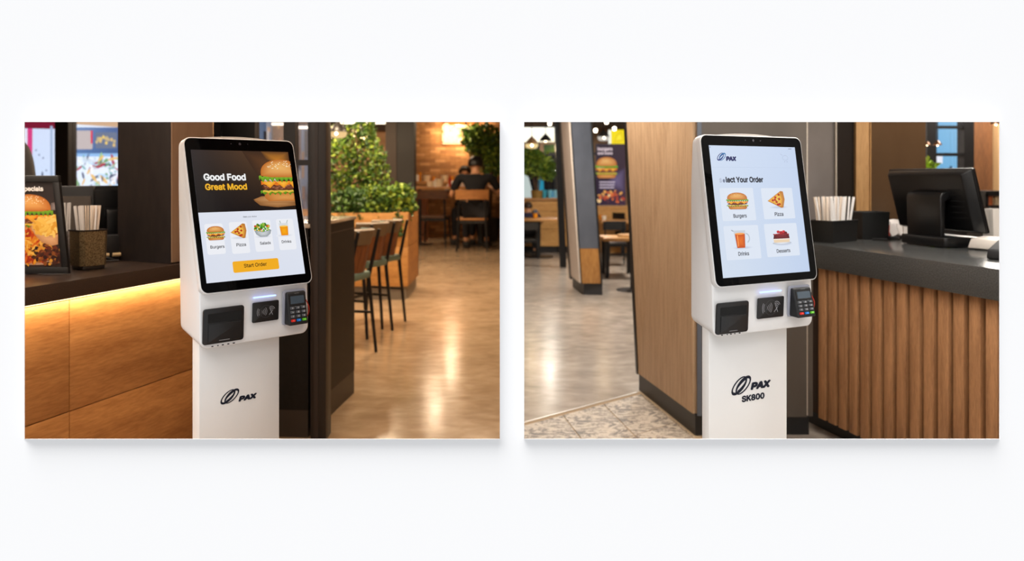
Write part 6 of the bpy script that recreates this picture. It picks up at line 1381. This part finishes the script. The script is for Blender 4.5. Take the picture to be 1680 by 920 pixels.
def menu(A, w_, h_):
    A.grad(0, 0, w_, h_, (44, 30, 54), (74, 50, 66), (56, 36, 50), (40, 28, 48), 6); R = random.Random(41)
    A.fan([(w_ * .35, h_ * .3), (w_, h_ * .2), (w_, h_ * .62), (w_ * .5, h_ * .5)], (112, 98, 134), (62, 46, 70))
    A.text('burgers', w_ * .06, w_ * .56, h_ * .895, (236, 214, 220), .03); A.text('and more', w_ * .06, w_ * .56, h_ * .83, (236, 214, 220), .03)
    art_burger(A, w_ * .36, h_ * .44, w_ * .74, h_ * .35, 5)
    for i in range(3): A.rect(w_ * .12, h_ * (.37 - .045 * i), w_ * R.uniform(.6, .72), h_ * (.39 - .045 * i), (206, 190, 206))
    for k in range(40): A.ell(w_ * R.random() * .95, h_ * R.uniform(.06, .24), w_ * R.uniform(.03, .09), h_ * R.uniform(.012, .03), R.choice([(220, 110, 60), (240, 170, 90), (180, 70, 50), (90, 50, 60), (250, 210, 150)]), rot=R.uniform(0, 3), n=9)
lightbox('menu_screen', 977.5, 236, 1026, 337, Yb + .12, menu, 'purple digital menu screen with a burger beside the fin wall', 'screen', .85, fm=black_prof, post=False)
# potted tree on the ledge
R = random.Random(33); p = P(881, 0, Yb + .12); T = thing('potted_tree', 'round-headed potted tree on the oak booth partition', 'tree', (p.x, Yb + .12, zl_ + .001))
m = MB(); m.lathe([(.10, 0), (.115, .14), (.10, .14), (.10, .11)], n=16); m.build('pot', wood('basket', (120, 92, 40), (160, 128, 66), 'x', 20, .7, 3), T, smooth=True)
for k in range(4): a = 1.57 * k; m = MB(); m.tube([(math.cos(a) * .02, math.sin(a) * .02, .1), (math.cos(a) * .06, math.sin(a) * .04, .35), (math.cos(a) * .16, math.sin(a) * .1, .6)], [.014, .010, .005], 5); m.build('trunk', bark, T)
foliage('foliage', 1500, blobfn([(0, 0, .62, .34, .24, .24, 4), (-.12, 0, .78, .2, .16, .14, 2), (.18, 0, .5, .22, .2, .18, 2)]), .065, [lf_mid, lf_bright, lf_mid], T, R, .2, 2.4)
for px, c_, nm, lb in ((902, (120, 200, 230), 'cup', 'pale blue cup on the booth ledge near the black post'), (911, (140, 206, 236), 'cup', 'sky blue cup at the end of the booth ledge'), (893, (60, 170, 200), 'cup', 'teal cup beside the potted tree')):
    cup(lb, px, Yb + .1, zl_ + .001, .045, .15, M('cup_%d' % px, c_, .4), group='cups on the booth ledge')

# dark window wall with light panels beyond the booth
Yd = 17.0
m = MB(); xd0, xd1 = .03, P(980, 0, Yd).x
m.box(((xd0 + xd1) / 2, Yd, .45), (xd1 - xd0, .16, .9)); m.box(((xd0 + xd1) / 2, Yd, P(0, 252, Yd).z), (xd1 - xd0, .1, .06))
for px in (914, 922): m.box((P(px, 0, Yd).x, Yd, 1.36), (.10, .14, 2.72))
struct('window_4', m, ebony2)
def glowpanel(A, w_, h_): A.grad(0, 0, w_, h_, (255, 250, 226), (250, 240, 206), (244, 244, 232), (255, 252, 240), 4)
def darkview(A, w_, h_):
    R = random.Random(51); A.rect(0, 0, w_, h_, (14, 14, 17)); A.poly([(0, 0), (w_ * .36, 0), (w_ * .22, h_ * .5), (0, h_ * .62)], (206, 220, 216)); A.poly([(w_ * .42, 0), (w_ * .6, 0), (w_ * .58, h_ * .5), (w_ * .48, h_ * .5)], (40, 150, 180)); A.rect(w_ * .8, 0, w_ * .95, h_ * .18, (90, 180, 230))
    A.poly([(0, h_ * .8), (w_ * .2, h_ * .76), (w_ * .3, h_), (0, h_)], (60, 120, 150))
lightbox('backlit_sign', 850, 209, 915, 233, 19.2, glowpanel, 'long cream backlit panel near the ceiling behind the potted tree', 'light', 1.5)
lightbox('shop_window', 852, 253, 920, 327, 18.4, darkview, 'dark shop window with pale blue shapes behind the potted tree', 'window', .8)
def greenp(A, w_, h_): A.grad(0, 0, w_, h_, (70, 100, 30), (140, 150, 30), (90, 110, 60), (40, 60, 30), 4)
lightbox('green_sign', 892, 237, 914, 253, 17.6, greenp, 'small green glowing sign under the cream light panel', 'sign', .9)
def yellowp(A, w_, h_): A.rect(0, 0, w_, h_, (238, 214, 30)); A.rect(0, 0, w_ * .16, h_, (240, 240, 226)); A.fan([(w_ * .3, h_ * .1), (w_ * .9, h_ * .2), (w_ * .8, h_ * .9), (w_ * .5, h_ * .7)], (250, 232, 60), (214, 184, 20))
lightbox('yellow_sign', 998, 213, 1026, 236, 17.4, yellowp, 'yellow glowing sign above the digital menu screen', 'sign', 1.1)
greyb = M('grey_brown_wall', (92, 82, 72), .8)
pendant('wide glass pendant lamp in front of the cream light panel', 872.5, 236, 13.6, .11, 20., M('smoky_shade', (150, 120, 90), .3), power=6, gcol=(255, 226, 160))
pendant('dark bell pendant lamp left of the black frame post', 895, 231, 13.2, .10, 10., power=3, glass=False)
pendant('dark bell pendant lamp with a clear bowl above the digital menu screen', 990, 224, 13.4, .10, 14., power=3, gcol=(214, 206, 196))
for (x, y), lab in zip(((902, 205.5), (995, 203), (1008, 214), (977, 217)), ('above the bell pendant', 'at the ceiling by the fin wall', 'over the yellow sign', 'beside the mirrored column')):
    p = P(x, y, 15.); T = thing('spot_lamp', 'tiny bright ceiling spot %s' % lab, 'lamp', tuple(p), 0, 'ceiling spots'); m = MB(); m.lathe([(.03, 0), (.035, .05), (.02, .07)], n=10); m.build('lens', glow('spot_white', (255, 240, 214), 8.), T); m = MB(); m.tube([(0, 0, .06), (0, 0, 2.745 - p.z)], .008, 6); m.build('stem', ebony2, T)

# tables and chairs
tm_ = wood('cafe_table_oak', (176, 122, 66), (214, 160, 98), 'x', 5, .4, 7)
metal_ch = M('gunmetal', (36, 35, 35), .4, .4); seat_ch = M('gunmetal_seat', (52, 48, 44), .5, .2)
gt = G(882, 421.5); ht = P(0, 355, gt.y - .3).z * .5 + P(0, 362.5, gt.y - .3).z * .5 + .02
def table_px(label, px_l, px_r, py_top, py_bot, foot, legs, depth, group='oak-topped cafe tables'):
    Yf = G(*foot).y; Ynear = Yf - depth / 2; h_ = (P(0, py_bot, Ynear).z + P(0, py_top, Ynear + .001).z) / 2; w_ = P(px_r, 0, Yf).x - P(px_l, 0, Yf).x
    return make_table('cafe_table', label, (P(px_l, 0, Yf).x + P(px_r, 0, Yf).x) / 2, Yf, w_, depth, P(0, py_bot - 4.5, Ynear).z, tm_, group, legs), P(0, py_bot - 4.5, Ynear).z, Yf
_, hz1, y1_ = table_px('oak cafe table carrying the glass of orange juice', 853, 914, 355, 363.5, (881, 421.5), 'ped', .62)
_, hz2, y2_ = table_px('thick-topped oak cafe table nearest the fin wall', 986, 1042, 379, 395, (1003, 452), 'corner', .60)
_, hz3, y3_ = table_px('long oak cafe table under the digital menu screen', 984, 1060, 357.5, 366.5, (1000, 418), 'ped', .6)
p = P(878, 0, y1_ - .05); T = thing('juice_glass', 'glass of orange juice with a dark lid on the cafe table', 'glass', (p.x, p.y, hz1 + .001)); m = MB(); m.lathe([(.035, .004), (.045, .085)], n=14); m.build('juice', M('orange_juice'), T, smooth=True); m = MB(); m.lathe([(.047, .086), (.05, .12), (.02, .15)], n=14); m.build('lid', M('smoke_lid', (90, 96, 110), .3), T, smooth=True)
cup('small white cup on the long table below the menu screen', 991, y3_ - .1, hz3 + .001, .045, .075, jarw, group='cups on the long table'); cup('amber cup on the long table below the menu screen', 985.5, y3_ - .05, hz3 + .001, .04, .09, amberg, group='cups on the long table')
def chair_px(label, foot, rz, sc, wm=None): g = G(*foot); return make_chair(label, (g.x, g.y, 0), rz, sc, metal_ch, wm or seat_ch, 'metal cafe chairs', .17)
chair_px('grey metal chair with a curved back at the end of the juice table', (921, 412), PI * .60, .78)
chair_px('metal chair at the edge of the opening, in front of the seated person', (864, 424), .2, .72)
chair_px('dark metal chair beyond the juice table by the booth', (903, 408), PI * .95, .74)
chair_px('black chair behind the thick-topped table', (1012, 436), PI + .1, .80, metal_ch)
chair_px('black chair at the far right of the long table by the fin wall', (1023, 414), -.9, .86, metal_ch)
p = G(1022, 476); m = MB(); m.lathe([(.20, 0), (.20, .012), (.04, .025)], n=20); T = thing('table_base', 'round black table foot peeking out beside the fin wall', 'table', (p.x + .12, p.y, 0)); m.build('disc', steel_dark, T); m = MB(); m.tube([(0, 0, .01), (0, 0, .66)], .03, 8); m.build('pole', steel_dark, T); m = MB(); m.lathe([(.02, .66), (.19, .66), (.19, .69), (.02, .69)], n=20); m.build('tabletop', tm_, T)
person('person in a navy shirt seated at the edge of the opening behind the juice table', (.285, 14.05, 0), 0, .74, dict(SIT), M('navy_shirt', (30, 30, 58), .85), trous, M('brown_hair', (48, 32, 24), .5))
make_chair('chair hidden under the person in the navy shirt', (.285, 14.05, 0), 0, .74, metal_ch, seat_ch, 'metal cafe chairs', .17)
